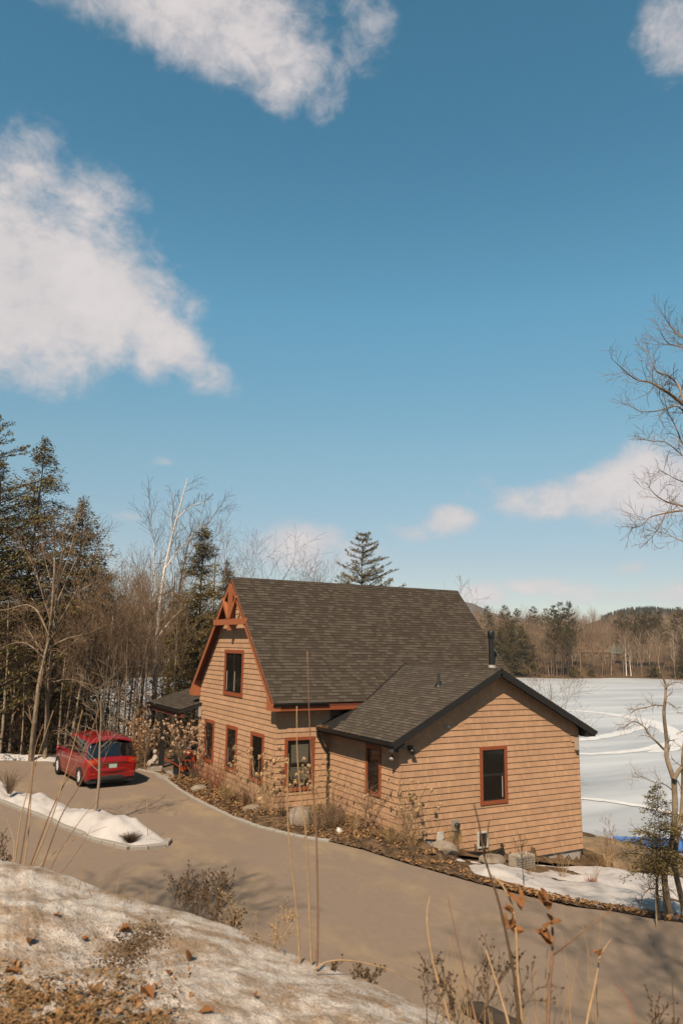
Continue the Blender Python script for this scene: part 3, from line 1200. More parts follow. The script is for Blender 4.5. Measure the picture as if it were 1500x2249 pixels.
gutter((XA - .02, MEAVE, MZE - .01), (-.35, MEAVE, MZE - .01), (0, -1, 0))
gutter((-EE, -EQ - .02, EZF - .02), (-EE, D1 - .02, EZF - .02), (-1, 0, 0))
gutter((W + EE, -EQ - .02, EZF - .02), (W + EE, D1 - .02, EZF - .02), (1, 0, 0))
mb = MB()
for sgn, x in ((1, -EE), (-1, W + EE)):
    mb.bar((x, -EQ - .014, EZF - .12), (W / 2, -EQ - .014, EZA - .12), .035, .22, up=(-sgn * ES, 0, 1))
mb.build('rake_board', M_blackroof, house)
MB().box((-EE + .003, -EQ, EZF - .20), (-EE + .03, D1, EZF - .03)).build('fascia', M_blackroof, house)
MB().box((W + EE - .03, -EQ, EZF - .20), (W + EE - .003, D1, EZF - .03)).build('fascia', M_blackroof, house)
MB().box((-EE + .03, -EQ, EZF - .20), (-.03, D1, EZF - .17)).build('soffit', M_blackroof, house)
MB().box((W + .03, -EQ, EZF - .20), (W + EE - .03, D1, EZF - .17)).build('soffit', M_blackroof, house)
for x0, x1 in ((-EE, -.04), (W + .04, W + EE)):
    MB().box((x0, -EQ + .01, EZF - .21), (x1, -.04, EZF + .02)).build('eave_return', M_blackroof, house)
# leaf debris lying in the far end of the gutter
mb = MB()
k = 60
c = np.stack([-EE - .05 + rng.normal(0, .05, k), D1 - .1 - rng.gamma(1.2, .35, k), EZF + .0 + rng.random(k) * .07], 1)
for p in c:
    d1, d2 = rng.normal(0, 1, 3), rng.normal(0, 1, 3)
    d1, d2 = d1 / np.linalg.norm(d1) * .05, d2 / np.linalg.norm(d2) * .03
    mb.add([p - d1, p + d2, p + d1, p - d2], q=[(0, 1, 2, 3)])
mb.build('gutter_leaves', M_leaf, kind='stuff')
# downspout in the corner of the two wings
mb = MB()
pts = [(-EE - .06, D1 - .12, EZF - .12), (-EE - .06, D1 - .12, EZF - .30), (-.30, D1 - .10, .25), (-.09, D1 - .09, .02), (-.09, D1 - .09, -1.9)]
for a, b in zip(pts, pts[1:]):
    mb.bar(a, b, .085, .085, up=(0.02, 1, 0.01))
mb.build('downspout', M_black, house)

# timber truss in the main gable
mb = MB()
xt = XA - .005
mb.bar((xt, MRIDGE - 1.80, 4.85), (xt, MRIDGE + 1.80, 4.85), .12, .24)
tr = mb.build('gable_truss', M_trim2, house)
mb = MB()
mb.bar((xt, MRIDGE, 6.45), (xt, MRIDGE, 4.975), .14, .20, up=(0, 1, 0))
mb.bar((xt, MRIDGE, 4.728), (xt, MRIDGE, 4.50), .13, .17, up=(0, 1, 0))
mb.build('king_post', M_trim2, tr)
for sgn in (-1, 1):
    mb = MB()
    mb.bar((xt, MRIDGE + sgn * .12, 5.0), (xt, MRIDGE + sgn * .80, 5.86), .12, .16, up=(1, 0, 0))
    mb.build('strut', M_trim2, tr)

# roof pipes
ch = MB().lathe((8.55, 5.42, 3.0), [(.20, 0), (.20, .12), (.14, .2)], 20).build('flue_pipe', M_chrome, house, smooth=True)
ch.data.materials[0] = M_grey
MB().lathe((8.55, 5.42, 3.0), [(.118, .15), (.118, 1.42)], 20).build('pipe', M_black, ch, smooth=True)
MB().lathe((8.55, 5.42, 3.0), [(.13, 1.36), (.165, 1.42), (.165, 1.66), (.15, 1.70), (.0, 1.72)], 20).build('cap', M_black, ch, smooth=True)
zb = EZF + ES * (2.72 + EE)
MB().lathe((2.72, 1.52, zb), [(.16, -.05), (.09, .08), (.055, .09), (.055, .42), (.0, .42)], 14).build('vent_pipe', M_black, house, smooth=True)

# small fittings on the walls
fl = MB()
fl.box((-.14, .02, .60), (.0, .14, .70))
fl = fl.build('floodlight', M_black, house)
for p, d in (((-.20, .10, .66), (-.6, -.7, .1)), ((-.22, .06, .50), (-.6, -.6, -.6))):
    d = V(*d) / np.linalg.norm(d)
    b = MB().path([V(*p) + d * t for t in (0, .05, .14, .17)], [.03, .055, .085, .085], 12)
    o = b.build('lamp_head', M_black, fl, smooth=True)
    b = MB().path([V(*p) + d * t for t in (.171, .176)], [.08, .075], 12)
    b.build('lens', M_white, fl, smooth=True)
fl = MB().box((.30, -.12, .66), (.46, -.03, .80)).build('floodlight', M_black, house)
MB().path([(.38, -.10, .70), (.38, -.15, .66), (.38, -.24, .58)], [.04, .07, .085], 12).build('lamp_head', M_black, fl, smooth=True)
for (wl, u, z, cm) in ((W_front, 7.78, .62, M_siding), (W_gable, 12.72, 1.02, M_siding)):
    o = MB().box((u - .16, .0, z - .06), (u + .16, .05, z + .14), fr=wl).build('wall_lamp', M_siding, house)
    MB().box((u - .02, .05, z - .34), (u + .09, .17, z + .10), fr=wl).build('lamp_shade', M_statue, o)
o = MB().box((2.35, .0, 1.30), (2.62, .03, 1.5), fr=W_front).build('wall_vent', M_siding, house)
MB().lathe(W_front([(1.95, .05, 1.33)])[0], [(.0, -.03), (.05, -.02), (.06, .03)], 10, axis=1).build('wall_socket', M_white, house, smooth=True)
# service boxes along the foot of the front wall
o = MB().box((1.46, .0, -2.30), (1.70, .08, -1.98), fr=W_front).build('service_box', M_white, house)
MB().path([W_front([p])[0] for p in ((1.66, .09, -2.2), (1.72, .12, -2.45), (1.86, .12, -2.75))], .022, 6).build('cable', M_black, o)
o = MB().box((2.06, .0, -1.98), (2.30, .12, -1.66), fr=W_front).build('service_box', M_grey, house)
MB().lathe(W_front([(2.18, .12, -1.82)])[0], [(.0, -.12), (.085, -.11), (.085, 0)], 14, axis=1).build('meter_dial', M_glass, o, smooth=True)
MB().path([W_front([p])[0] for p in ((2.12, .06, -1.98), (2.10, .06, -2.9))], .03, 8).build('conduit', M_grey, o)
MB().box((2.14, .02, -2.22), (2.27, .10, -2.0), fr=W_front).build('junction_box', M_black, o)
o = MB()
for a, b in (((3.12, .03, -2.66), (3.17, .08, -2.14)), ((3.50, .03, -2.66), (3.55, .08, -2.14)), ((3.17, .03, -2.19), (3.50, .08, -2.14)), ((3.17, .03, -2.66), (3.50, .08, -2.61))):
    o.box(a, b, fr=W_front)
o = o.build('basement_window', M_white, house)
MB().box((3.17, .03, -2.61), (3.50, .05, -2.19), fr=W_front).build('pane', M_glass, o)
an = np.linspace(0, math.pi, 20)
Q = [[(3.2 + .95 * math.cos(t), .04 + .55 * math.sin(t), z) for z in (-3.1, -2.62)] for t in an]
mb = MB()
mb.grid([W_front(q) for q in Q])
Q = [[(3.2 + r_ * math.cos(t), .04 + .58 * r_ * math.sin(t), -2.62) for r_ in (.88, .98)] for t in an]
mb.grid([W_front(q) for q in Q])
mb.build('window_well', M_black, house)
mb = MB()
mb.box((3.3, 1.35, -3.05), (4.05, 1.75, -2.55), fr=W_front)
o = mb.build('louvred_unit', M_statue, house)
for i in range(6):
    MB().box((3.27, 1.752, -3.0 + i * .075), (4.0, 1.775, -2.955 + i * .075), fr=W_front).build('slat', M_grey, o)

# porch on the north side
PX0, PY0, PY1, PZ, PS = -3.27, 12.72, 17.9, 1.0, .285
PX1 = -.4
porch = roof_slab('porch_roof', [V(PX0, PY0, PZ) + dz, V(PX1, PY0, PZ + PS * (PX1 - PX0)) + dz, V(PX1, PY1, PZ + PS * (PX1 - PX0)) + dz, V(PX0, PY1, PZ) + dz], .14, house, M_blackroof)
pl_p = Plane((PX0 - .02, PY1, PZ), (0, -1, 0), (1, 0, PS))


def outside_main(c):
    return ~((c[:, 0] > -A_ - .05) & (c[:, 1] < D1 + G + .1))


shingles(pl_p, PY1 - PY0, math.hypot(PX1 - PX0, PS * (PX1 - PX0)), porch, outside_main, singles=200)
gutter((PX0, PY0, PZ - .02), (PX0, PY1, PZ - .02), (-1, 0, 0))
mb = MB()
mb.box((PX0 + .05, PY0 + .05, PZ - .36), (PX0 + .22, PY1 - .1, PZ - .15))
mb.build('porch_beam', M_soffit, house)
for y in (13.3, 15.6, 17.6):
    MB().box((PX0 + .05, y - .1, -2.1), (PX0 + .25, y + .1, PZ - .36)).build('porch_post', M_blackroof, house)
MB().path([(PX0 - .07, 17.5, PZ - .1), (PX0 - .07, 17.5, PZ - .3), (PX0 + .02, 17.3, PZ - .6), (PX0 + .02, 17.3, -2.0)], .05, 8).build('downspout', M_black, house)
for i in range(9):
    MB().box((PX0 + .1 + i * .3, 13.2, -1.98), (PX0 + .38 + i * .3, 17.9, -1.90)).build('deck_board', M_deck, house)
MB().box((-.6, D1 + G + .1, -2.0), (-.45, 17.9, 1.6)).build('porch_wall', M_soffit, house)
MB().box((-.66, 14.2, -1.9), (-.61, 15.2, .4)).build('door', M_door, house)

# ------------------------------------------------------------------ kerbs, beds, snow
def kerb(name, label, line, closed_w=.16, h=.12, step=.42, z=-2.0):
    P = np.array(line, float)
    seg = np.linalg.norm(np.diff(P, axis=0), axis=1)
    s = np.concatenate([[0], np.cumsum(seg)])
    n = int(s[-1] / step)
    root = thing(name, label, 'kerb', (P[0][0], P[0][1], z))
    for i in range(n):
        a, b = (np.array([np.interp(t, s, P[:, k]) for k in (0, 1)]) for t in (s[-1] * i / n + .012, s[-1] * (i + 1) / n - .012))
        d = (b - a) / np.linalg.norm(b - a)
        nrm = V(-d[1], d[0])
        w = closed_w * (1 + .2 * (rng.random() - .5))
        hh = h * (1 + .3 * (rng.random() - .5))
        c = .02
        base = [(*(a - nrm * w / 2), z - .05), (*(b - nrm * w / 2), z - .05), (*(b + nrm * w / 2), z - .05), (*(a + nrm * w / 2), z - .05)]
        ai, bi, wi = a + d * c, b - d * c, w - 2 * c
        mid = [(p[0], p[1], z + hh - c) for p in base]
        top = [(*(ai - nrm * wi / 2), z + hh), (*(bi - nrm * wi / 2), z + hh), (*(bi + nrm * wi / 2), z + hh + .01 * rng.random()), (*(ai + nrm * wi / 2), z + hh)]
        mb = MB()
        mb.add(base + mid + top, q=[(i_, (i_ + 1) % 4, 4 + (i_ + 1) % 4, 4 + i_) for i_ in range(4)] + [(4 + i_, 4 + (i_ + 1) % 4, 8 + (i_ + 1) % 4, 8 + i_) for i_ in range(4)] + [(8, 9, 10, 11)])
        mb.build('kerb_stone', M_granite, root)
    return root


kerb('bed_kerb', 'pale granite kerb curving along the flower bed of the house', [(-4.1, 16.0), (-3.62, 14.53), (-3.85, 10.5), (-3.9, 8.23), (-3.82, 6.2), (-3.69, 4.49), (-3.5, 3.3), (-3.25, 2.44), (-2.75, 1.25), (-2.24, .44)], h=.07, closed_w=.14)
ISL_LO = np.array([(-6.72, 2.35), (-6.95, 2.05), (-7.86, 2.15), (-8.61, 3.64), (-9.5, 7.25), (-10.58, 10.87), (-12.0, 15.5), (-14, 22)])
ISL_UP = np.array([(-6.65, 2.5), (-6.72, 3.1), (-6.92, 4.6), (-7.75, 6.6), (-8.45, 8.76), (-10.2, 13.91), (-11.4, 17), (-13.2, 23)])
kerb('island_kerb', 'granite block kerb half buried in snow round the tip of the island', [(-6.62, 2.62)] + [tuple(p) for p in ISL_LO], h=.11, closed_w=.20, step=.55)

bed = [(-A_ + .1, D1 + G), (-A_ + .1, D1 - .1), (.1, D1 - .1), (.1, -.1), (1.6, -.1), (1.5, -1.2), (.3, -2.4), (-.3, -4.2), (.3, -5.6), (1.0, -7.2), (1.6, -8.3), (1.6, -9.0)] + [(p[0] + .02, p[1]) for p in EDGE[:12][::-1]]


def in_poly(x, y, P):
    P = np.asarray(P)
    r = np.zeros(np.shape(x), bool)
    j = len(P) - 1
    for i in range(len(P)):
        xi, yi, xj, yj = P[i][0], P[i][1], P[j][0], P[j][1]
        r ^= ((yi > y) != (yj > y)) & (x < (xj - xi) * (y - yi) / (yj - yi + 1e-12) + xi)
        j = i
    return r


def poly_dist(x, y, P):
    P = np.asarray(P, float)
    best = np.full(np.shape(x), 1e9)
    for a, b in zip(P, np.roll(P, -1, 0)):
        d = b - a
        t = np.clip(((x - a[0]) * d[0] + (y - a[1]) * d[1]) / (d @ d), 0, 1)
        best = np.minimum(best, np.hypot(x - a[0] - t * d[0], y - a[1] - t * d[1]))
    return best


def sheet(name, poly, zf, material, step=.12, kind='structure', edge=None):
    """a sheet of small faces over the inside of a plan polygon"""
    P = np.asarray(poly)
    xs = np.arange(P[:, 0].min(), P[:, 0].max() + step, step)
    ys = np.arange(P[:, 1].min(), P[:, 1].max() + step, step)
    X, Y = np.meshgrid(xs, ys, indexing='ij')
    nx, ny = X.shape
    jx = fbm(X * 2, Y * 2, 2, 11) * step * 1.2
    jy = fbm(X * 2, Y * 2, 2, 13) * step * 1.2
    X2, Y2 = X + jx, Y + jy
    Z = zf(X2, Y2)
    inside = in_poly(X2, Y2, P)
    if edge is not None:
        inside &= edge(X2, Y2)
    i, j = np.meshgrid(np.arange(nx - 1), np.arange(ny - 1), indexing='ij')
    k = i * ny + j
    ok = inside[:-1, :-1] & inside[1:, :-1] & inside[:-1, 1:] & inside[1:, 1:]
    q = np.stack([k, k + ny, k + ny + 1, k + 1], -1)[ok]
    mb = MB()
    mb.add(np.stack([X2, Y2, Z], -1), q=q)
    return mb.build(name, material, smooth=True, kind=kind)


def bed_z(x, y):
    base = np.where((x > .2) | (y < -2.2), gz(x, y) + .03, -2.0)
    return base + .016 + (.10 + .05 * fbm(x * 1.6, y * 1.6, 4, 21)) * smooth(.0, .7, x - xe_at(y)) * np.where(y < -1.5, .35, 1)


sheet('garden_bed', bed, bed_z, M_bed, step=.10)


def leaves(n, pts, size, name, material, mats=None, flat=.5):
    """dry leaves: bent two triangle blades lying about"""
    k = len(pts)
    a = rng.random(k) * 2 * math.pi
    sz = size * (.55 + rng.random(k))
    up = rng.random(k) * flat
    d = np.stack([np.cos(a) * np.cos(up), np.sin(a) * np.cos(up), np.sin(up)], 1)
    s = np.stack([-np.sin(a), np.cos(a), (rng.random(k) - .5) * flat], 1)
    p = np.asarray(pts)
    v = np.stack([p - d * sz[:, None] * .5, p + s * sz[:, None] * .33 + V(0, 0, .2) * sz[:, None], p + d * sz[:, None] * .5, p - s * sz[:, None] * .33 + V(0, 0, .2) * sz[:, None]], 1).reshape(-1, 3)
    i = np.arange(k) * 4
    mb = MB()
    mb.add(v, t=np.concatenate([np.stack([i, i + 1, i + 2], 1), np.stack([i, i + 2, i + 3], 1)]))
    return mb.build(name, material, kind='stuff')


def scatter(poly, n, zf, dens=None):
    P = np.asarray(poly)
    out = np.zeros((0, 3))
    while len(out) < n:
        x = P[:, 0].min() + rng.random(n * 3) * np.ptp(P[:, 0])
        y = P[:, 1].min() + rng.random(n * 3) * np.ptp(P[:, 1])
        ok = in_poly(x, y, P)
        if dens is not None:
            ok &= rng.random(n * 3) < dens(x, y)
        out = np.vstack([out, np.stack([x, y, zf(x, y)], 1)[ok]])
    return out[:n]


lp = scatter(bed, 3600, lambda x, y: bed_z(x, y) + .03, lambda x, y: np.clip(.12 + .35 * (y > 4.0) + 1.6 * np.maximum(0, fbm(x * .9, y * .9, 3, 31)) + .35 * np.exp(-((x + 1.2) ** 2 + (y - 1.5) ** 2) / 2), .02, 1))
leaves(3600, lp, .095, 'leaf_litter', M_leaf, flat=.7)
strip2 = [(-.6, -4.2), (-.9, -4.2), (-.3, -6.2), (1.4, -9.0), (3.2, -10.8), (3.6, -10.2), (2.1, -8.2), (.9, -6.4)]
lp = scatter(strip2, 700, lambda x, y: gh(x, y) + .06)
leaves(700, lp, .10, 'leaf_litter', M_leaf, flat=.7)

# snow lying on the slope to the right of the house
snowp = [(.45, -4.6), (.2, -3.2), (1.2, -1.6), (2.6, -2.3), (3.3, -2.4), (4.2, -1.9), (4.6, -.6), (8.2, -.35), (10.4, 1.0), (11.2, -1.2), (10.5, -5), (9.5, -9), (6.5, -12.5), (4.2, -11.4), (2.35, -8.9), (1.5, -7.3), (.95, -6.0)]


def snow_mask(x, y):
    n = fbm(x * .55, y * .55, 4, 41)
    g = np.exp(-((x - 9.8) ** 2 / 3.0 + (y + .2) ** 2 / 1.2)) * 1.2 + np.exp(-((x - 6.9) ** 2 / 3.0 + (y + 1.1) ** 2 / .25)) * .5
    return .42 + n - g


def snow_z(x, y):
    return gz(x, y) - .03 + (.34 * np.clip(snow_mask(x, y), 0, .8) + .05 * fbm(x * 2.5, y * 2.5, 4, 44)) * smooth(0, .7, poly_dist(x, y, snowp))


sheet('snow', snowp, snow_z, M_snow, step=.11, kind='stuff', edge=lambda x, y: snow_mask(x, y) > 0)
patch = [(-.15, -2.7), (-.25, -1.5), (.2, -.7), (1.5, -.35), (3.2, -1.2), (2.6, -2.0), (1.2, -1.7), (.6, -2.6)]
sheet('snow', patch, lambda x, y: gz(x, y) - .02 + .26 * np.clip(fbm(x * 1.1, y * 1.1, 3, 47) + .16, 0, 1) * smooth(0, .4, poly_dist(x, y, patch)), M_snow, step=.09, kind='stuff', edge=lambda x, y: fbm(x * 1.1, y * 1.1, 3, 47) > -.16)
sheet('garden_bed', [(1.35, -.75), (8.35, -.75), (8.35, .02), (1.35, .02)], lambda x, y: gh(x, y) + .03 + .10 * smooth(-.75, -.1, y) + .03 * fbm(x * 3, y * 3, 3, 46), M_soil, step=.09)
a_ = [(9.0, -.6), (9.6, 2.5), (13.2, 3.4), (14.5, 0), (14, -4), (11.4, -5.5), (10.6, -2.5)]
sheet('dead_grass_bank', a_, lambda x, y: gz(x, y) + .02 + .22 * smooth(9, 11, x) + .08 * fbm(x * 1.2, y * 1.2, 4, 48), M_gravelgrass, step=.15, kind='structure')

# planted island with its ridge of snow
t = np.linspace(0, 1, 90)


def along(P, t):
    s = np.concatenate([[0], np.cumsum(np.linalg.norm(np.diff(P, axis=0), axis=1))])
    return np.stack([np.interp(t * s[-1], s, P[:, k]) for k in (0, 1)], 1)


lo, up = along(ISL_LO, t), along(ISL_UP, t)
vv = np.linspace(0, 1, 22)
Pm = lo[:, None] * (1 - vv)[None, :, None] + up[:, None] * vv[None, :, None]
tapr = np.minimum(1, t * 14 + .12)[:, None]
hgt = (.40 + .18 * np.exp(-((t - .13) / .07) ** 2) + .10 * vnoise(t * 14, t * 0, 3))[:, None] * np.sin(np.clip(vv * 1.08 - .02, 0, 1) * math.pi)[None] ** .55 * tapr
hgt = hgt * (.78 + .9 * fbm(Pm[..., 0] * 1.3, Pm[..., 1] * 1.3, 4, 51))
thaw = np.exp(-((Pm[..., 0] + 7.75) ** 2 / .20 + (Pm[..., 1] - 2.75) ** 2 / .30))
hgt = hgt * (1 - .8 * thaw)
mb = MB()
mb.grid(np.concatenate([Pm, (-1.99 + np.maximum(hgt, 0) + .03 * fbm(Pm[..., 0] * 5, Pm[..., 1] * 5, 3, 52))[..., None]], -1)[:, ::-1])
mb.build('snow_ridge', M_snow, smooth=True, kind='stuff')
# snow along the far edge of the parking court
fe = np.array([(-6.9, 20.6), (-7.6, 21.0), (-8.6, 21.7), (-9.8, 22.3), (-12, 23.2), (-15, 24)])
c = along(fe, t)
d = np.gradient(c, axis=0)
nn = np.stack([d[:, 1], -d[:, 0]], 1)
nn /= np.linalg.norm(nn, axis=1, keepdims=True)
ww = np.linspace(-.6, .6, 14)
Pm = c[:, None] + nn[:, None] * ww[None, :, None] * (1 + .5 * vnoise(t * 12, t * 0 + 3, 5))[:, None, None]
hh = (.20 + .22 * vnoise(t * 9, t * 0, 8) + .12)[:, None] * (1 - (ww / .6) ** 2)[None] * np.minimum(1, t * 12)[:, None]
mb = MB()
mb.grid(np.concatenate([Pm, (-2.03 + np.maximum(hh, 0) + .04 * fbm(Pm[..., 0] * 4, Pm[..., 1] * 4, 3, 5))[..., None]], -1))
mb.build('snow_ridge', M_snow, smooth=True, kind='stuff')

# foreground bank of dirty snow: crest seen against the road, falling away behind it
cx = np.array([-260, -80, 0, 60, 130, 200, 300, 400, 480, 560, 640, 720, 800, 880, 960, 1040, 1150])
cy = np.array([1862, 1885, 1899, 1908, 1928, 1956, 1987, 2014, 2040, 2076, 2110, 2138, 2172, 2206, 2246, 2290, 2350])
cols = np.linspace(-260, 1150, 300)
crest_y = np.interp(cols, cx, cy) + 3.5 * vnoise(cols * .03, cols * 0, 61) + 2.5 * vnoise(cols * .11, cols * 0, 62)
crest_d = np.interp(cols, [-260, 0, 950, 1150], [7.0, 6.2, 4.5, 4.2])
C3 = np.array([at(x, y, d) for x, y, d in zip(cols, crest_y, crest_d)])
N3 = np.array([at(x, 3300, 1.55) for x in cols])
N3[:, 2] = np.minimum(N3[:, 2], CAM[2] - 1.55)
back = V(.82, .57)
rows = []
for v in np.linspace(0, 1, 150) ** 1.0:
    p = N3 * (1 - v) + C3 * v
    bulge = .26 * math.sin(v * math.pi) ** 1.0 * (1 - .3 * v)
    p = p + V(0, 0, 1) * bulge * .55
    rows.append(p)
for v in np.linspace(.03, 1, 36):
    p = C3 + np.array([back[0], back[1], 0]) * (v * 4.2)
    p[:, 2] = C3[:, 2] - .04 * smooth(0, .1, v) - 3.3 * np.clip(v - .02, 0, 1) ** 1.25
    rows.append(p)
R3 = np.array(rows)
vis = np.concatenate([np.sin(np.linspace(0, 1, 150) * math.pi) ** .5, np.zeros(36)])[:, None]
R3[..., 2] += (.10 * fbm(R3[..., 0] * 1.3, R3[..., 1] * 1.3, 4, 63) + .022 * fbm(R3[..., 0] * 11, R3[..., 1] * 11, 4, 66)) * (vis * .9 + .1)
R3[..., 2] += .012 * fbm(R3[..., 0] * 34, R3[..., 1] * 34, 2, 67) * (vis * .7 + .3)
mb = MB()
mb.grid(R3[:, ::-1])
snowbank = mb.build('snow_bank', M_dirtysnow, smooth=True, kind='structure')
from mathutils.bvhtree import BVHTree
_me = snowbank.data
BANK = BVHTree.FromPolygons([v.co[:] for v in _me.vertices], [p.vertices[:] for p in _me.polygons])


def on_bank(px, py):
    d = _F + _R2 * (px - 750) / FPX - _U2 * (py - 1124.5) / FPX
    h = BANK.ray_cast(Vector(CAM), Vector(d).normalized(), 30)
    return None if h[0] is None else np.array(h[0])


# litter where the snow has melted in the near corner
lit = []
for _ in range(11000):
    px, py = rng.uniform(-60, 420), rng.uniform(2060, 2300)
    nz = float(fbm(px * .008, py * .016, 4, 71))
    w = smooth(2060, 2260, py + 130 * nz) * (1 - smooth(60, 520, px + 260 * nz))
    w *= .25 + 1.5 * max(0, .25 + float(fbm(px * .02, py * .05, 3, 72)))
    if rng.random() < w:
        h = on_bank(px, py)
        if h is not None:
            lit.append(h + V(0, 0, .006 + .02 * rng.random()))
lit = np.array(lit)
h1 = len(lit) // 3
leaves(h1, lit[:h1 // 3], .034, 'leaf_litter', M_leaf, flat=1.1)
leaves(h1, lit[h1 // 3: 2 * h1], .020, 'leaf_litter', M_leaf, flat=1.0)
k = lit[len(lit) * 2 // 3:][::2]
mb = MB()
dd = np.stack([rng.normal(0, 1, len(k)), rng.normal(0, 1, len(k)), rng.random(len(k)) * .5], 1)
dd = dd / np.linalg.norm(dd, axis=1, keepdims=True) * (.05 + .20 * rng.random(len(k)) ** 2)[:, None]
mb.tubes(k - dd * .5 + V(0, 0, .004), k + dd * .5 + V(0, 0, .006), .0014, .0007, 3)
mb.build('dead_grass', M_straw, kind='stuff')
# specks of bark and twig scattered through the dirty snow
sp = []
for _ in range(16000):
    px, py = rng.uniform(-20, 1000), rng.uniform(1890, 2260)
    if float(fbm(px * .006, py * .012, 3, 77)) + .15 > rng.random() * .9:
        h = on_bank(px, py)
        if h is not None:
            sp.append(h + V(0, 0, .003))
leaves(len(sp), np.array(sp), .0075, 'bark_specks', M_weed, flat=.8)


# dark specks painting a hollow's shade onto the snow, and straw matted over the bank
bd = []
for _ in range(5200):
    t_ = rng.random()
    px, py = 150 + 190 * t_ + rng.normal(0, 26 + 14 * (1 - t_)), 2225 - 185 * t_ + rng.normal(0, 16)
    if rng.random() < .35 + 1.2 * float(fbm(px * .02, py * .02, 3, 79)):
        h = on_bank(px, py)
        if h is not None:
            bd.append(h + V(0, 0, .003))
leaves(len(bd), np.array(bd), .014, 'hollow_shade_specks', M_weed, flat=.8)
st_ = []
for _ in range(1500):
    px, py = rng.uniform(-20, 960), rng.uniform(1900, 2260)
    if float(fbm(px * .007, py * .02, 3, 81)) > .02:
        h = on_bank(px, py)
        if h is not None:
            st_.append(h)
st_ = np.array(st_)
dd = np.stack([rng.normal(.5, .5, len(st_)), rng.normal(-.6, .5, len(st_)), .05 * rng.random(len(st_))], 1)
dd = dd / np.linalg.norm(dd, axis=1, keepdims=True) * (.03 + .10 * rng.random(len(st_)))[:, None]
mb = MB()
mb.tubes(st_ - dd * .5 + V(0, 0, .004), st_ + dd * .5 + V(0, 0, .007), .0013, .0007, 3)
mb.build('dead_grass', M_straw, kind='stuff')


def one_leaf(px, py, size, label, up=.5, ang=None):
    h = on_bank(px, py)
    if h is None:
        return
    a = rng.random() * 6.28 if ang is None else ang
    d = V(math.cos(a), math.sin(a), 0)
    s = V(-math.sin(a), math.cos(a), up)
    out = []
    prof = [(-.5, 0), (-.32, .20), (-.1, .36), (.02, .2), (.14, .30), (.3, .16), (.5, 0)]
    top = [h + d * x * size + s * y * size + V(0, 0, .012 + .10 * size * math.sin(x * 5 + 1)) for x, y in prof]
    bot = [h + d * x * size - s * y * size * .9 * V(1, 1, -1) + V(0, 0, .012 + .06 * size * math.sin(x * 4)) for x, y in prof[1:-1]]
    mid = [h + d * x * size + V(0, 0, .008) for x, y in prof[1:-1]]
    mb = MB()
    P = top + bot + mid
    q, tt = [], []
    nT, nB = len(top), len(bot)
    for i in range(nB - 1):
        q += [(1 + i, 2 + i, nT + nB + i + 1, nT + nB + i), (nT + nB + i, nT + nB + i + 1, nT + i + 1, nT + i)]
    tt += [(0, 1, nT + nB), (0, nT + nB, nT), (nT - 1, nT + nB + nB - 1, nT - 2), (nT - 1, nT + nB - 1, nT + nB * 2 - 1)]
    mb.add(P, q=q, t=tt)
    o = mb.build('fallen_leaf', M_leafbright)
    tag(o, label, 'leaf', 'dry leaves lying on the dirty snow')


one_leaf(275, 2048, .085, 'curled dry brown leaf standing on the snow left of the dark hollow', 1.2)
one_leaf(187, 2066, .06, 'thin curled dry leaf lying on the snow in the left foreground', .4)
one_leaf(418, 2108, .085, 'upright twisted dry leaf on the snow right of the dark hollow', 1.5)
one_leaf(452, 2226, .085, 'broad orange brown leaf lying flat near the bottom of the snow bank', .2)
one_leaf(560, 2190, .045, 'small curled orange leaf on the snow in the middle of the bank', .8)
one_leaf(125, 2012, .06, 'pale tan leaf lying high on the snow bank at the left', .3)
one_leaf(323, 2190, .10, 'long dark dry leaf standing beside the melted patch', 1.4)
one_leaf(372, 2140, .05, 'little dry leaf fragment at the foot of the upright twisted leaf', .5)
one_leaf(68, 2070, .10, 'tan curled leaf beside the white snow lump at the left edge', .5)
one_leaf(300, 2208, .075, 'dry leaf folded in the grass at the edge of the melted patch', .9)
one_leaf(180, 2225, .09, 'large brown leaf among the grass litter at the bottom left', .3)
one_leaf(30, 2140, .10, 'dark red brown leaf in the litter at the left edge', .5)

# rotten log end at the foot of the bank
lg = [at(1015, 2212, 5.6), at(1055, 2222, 5.6), at(1085, 2240, 5.5), at(1125, 2262, 5.4), at(1170, 2295, 5.3)]
o = MB().path(lg, [.04, .07, .075, .08, .08], 10).build('log', M_log, smooth=True)
tag(o, 'dark rotten log lying at the lower edge of the snow bank', 'log')

# ------------------------------------------------------------------ stones, tarp, small things outdoors
def rock(name, label, c, r, seed, m_=None, cat='rock', group=None):
    u, v = np.meshgrid(np.linspace(0, 2 * math.pi, 33), np.linspace(0, math.pi, 18), indexing='ij')
    d = np.stack([np.cos(u) * np.sin(v), np.sin(u) * np.sin(v), np.cos(v)], -1)
    rr = np.random.default_rng(seed)
    k = np.ones(d.shape[:2]) * 1.15
    for _ in range(13):
        n = rr.normal(0, 1, 3)
        n /= np.linalg.norm(n)
        k = np.minimum(k, (.72 + .28 * rr.random()) / np.maximum(d @ n, .05))
    k = k + .05 * (fbm(d[..., 0] * 3 + 5, d[..., 1] * 3 + d[..., 2] * 2, 4, seed))
    k[-1] = k[0]
    p = d * k[..., None] * V(*r) + V(*c)
    o = MB().grid(p).build(name, m_ or M_rock, smooth=False)
    return tag(o, label, cat, group)


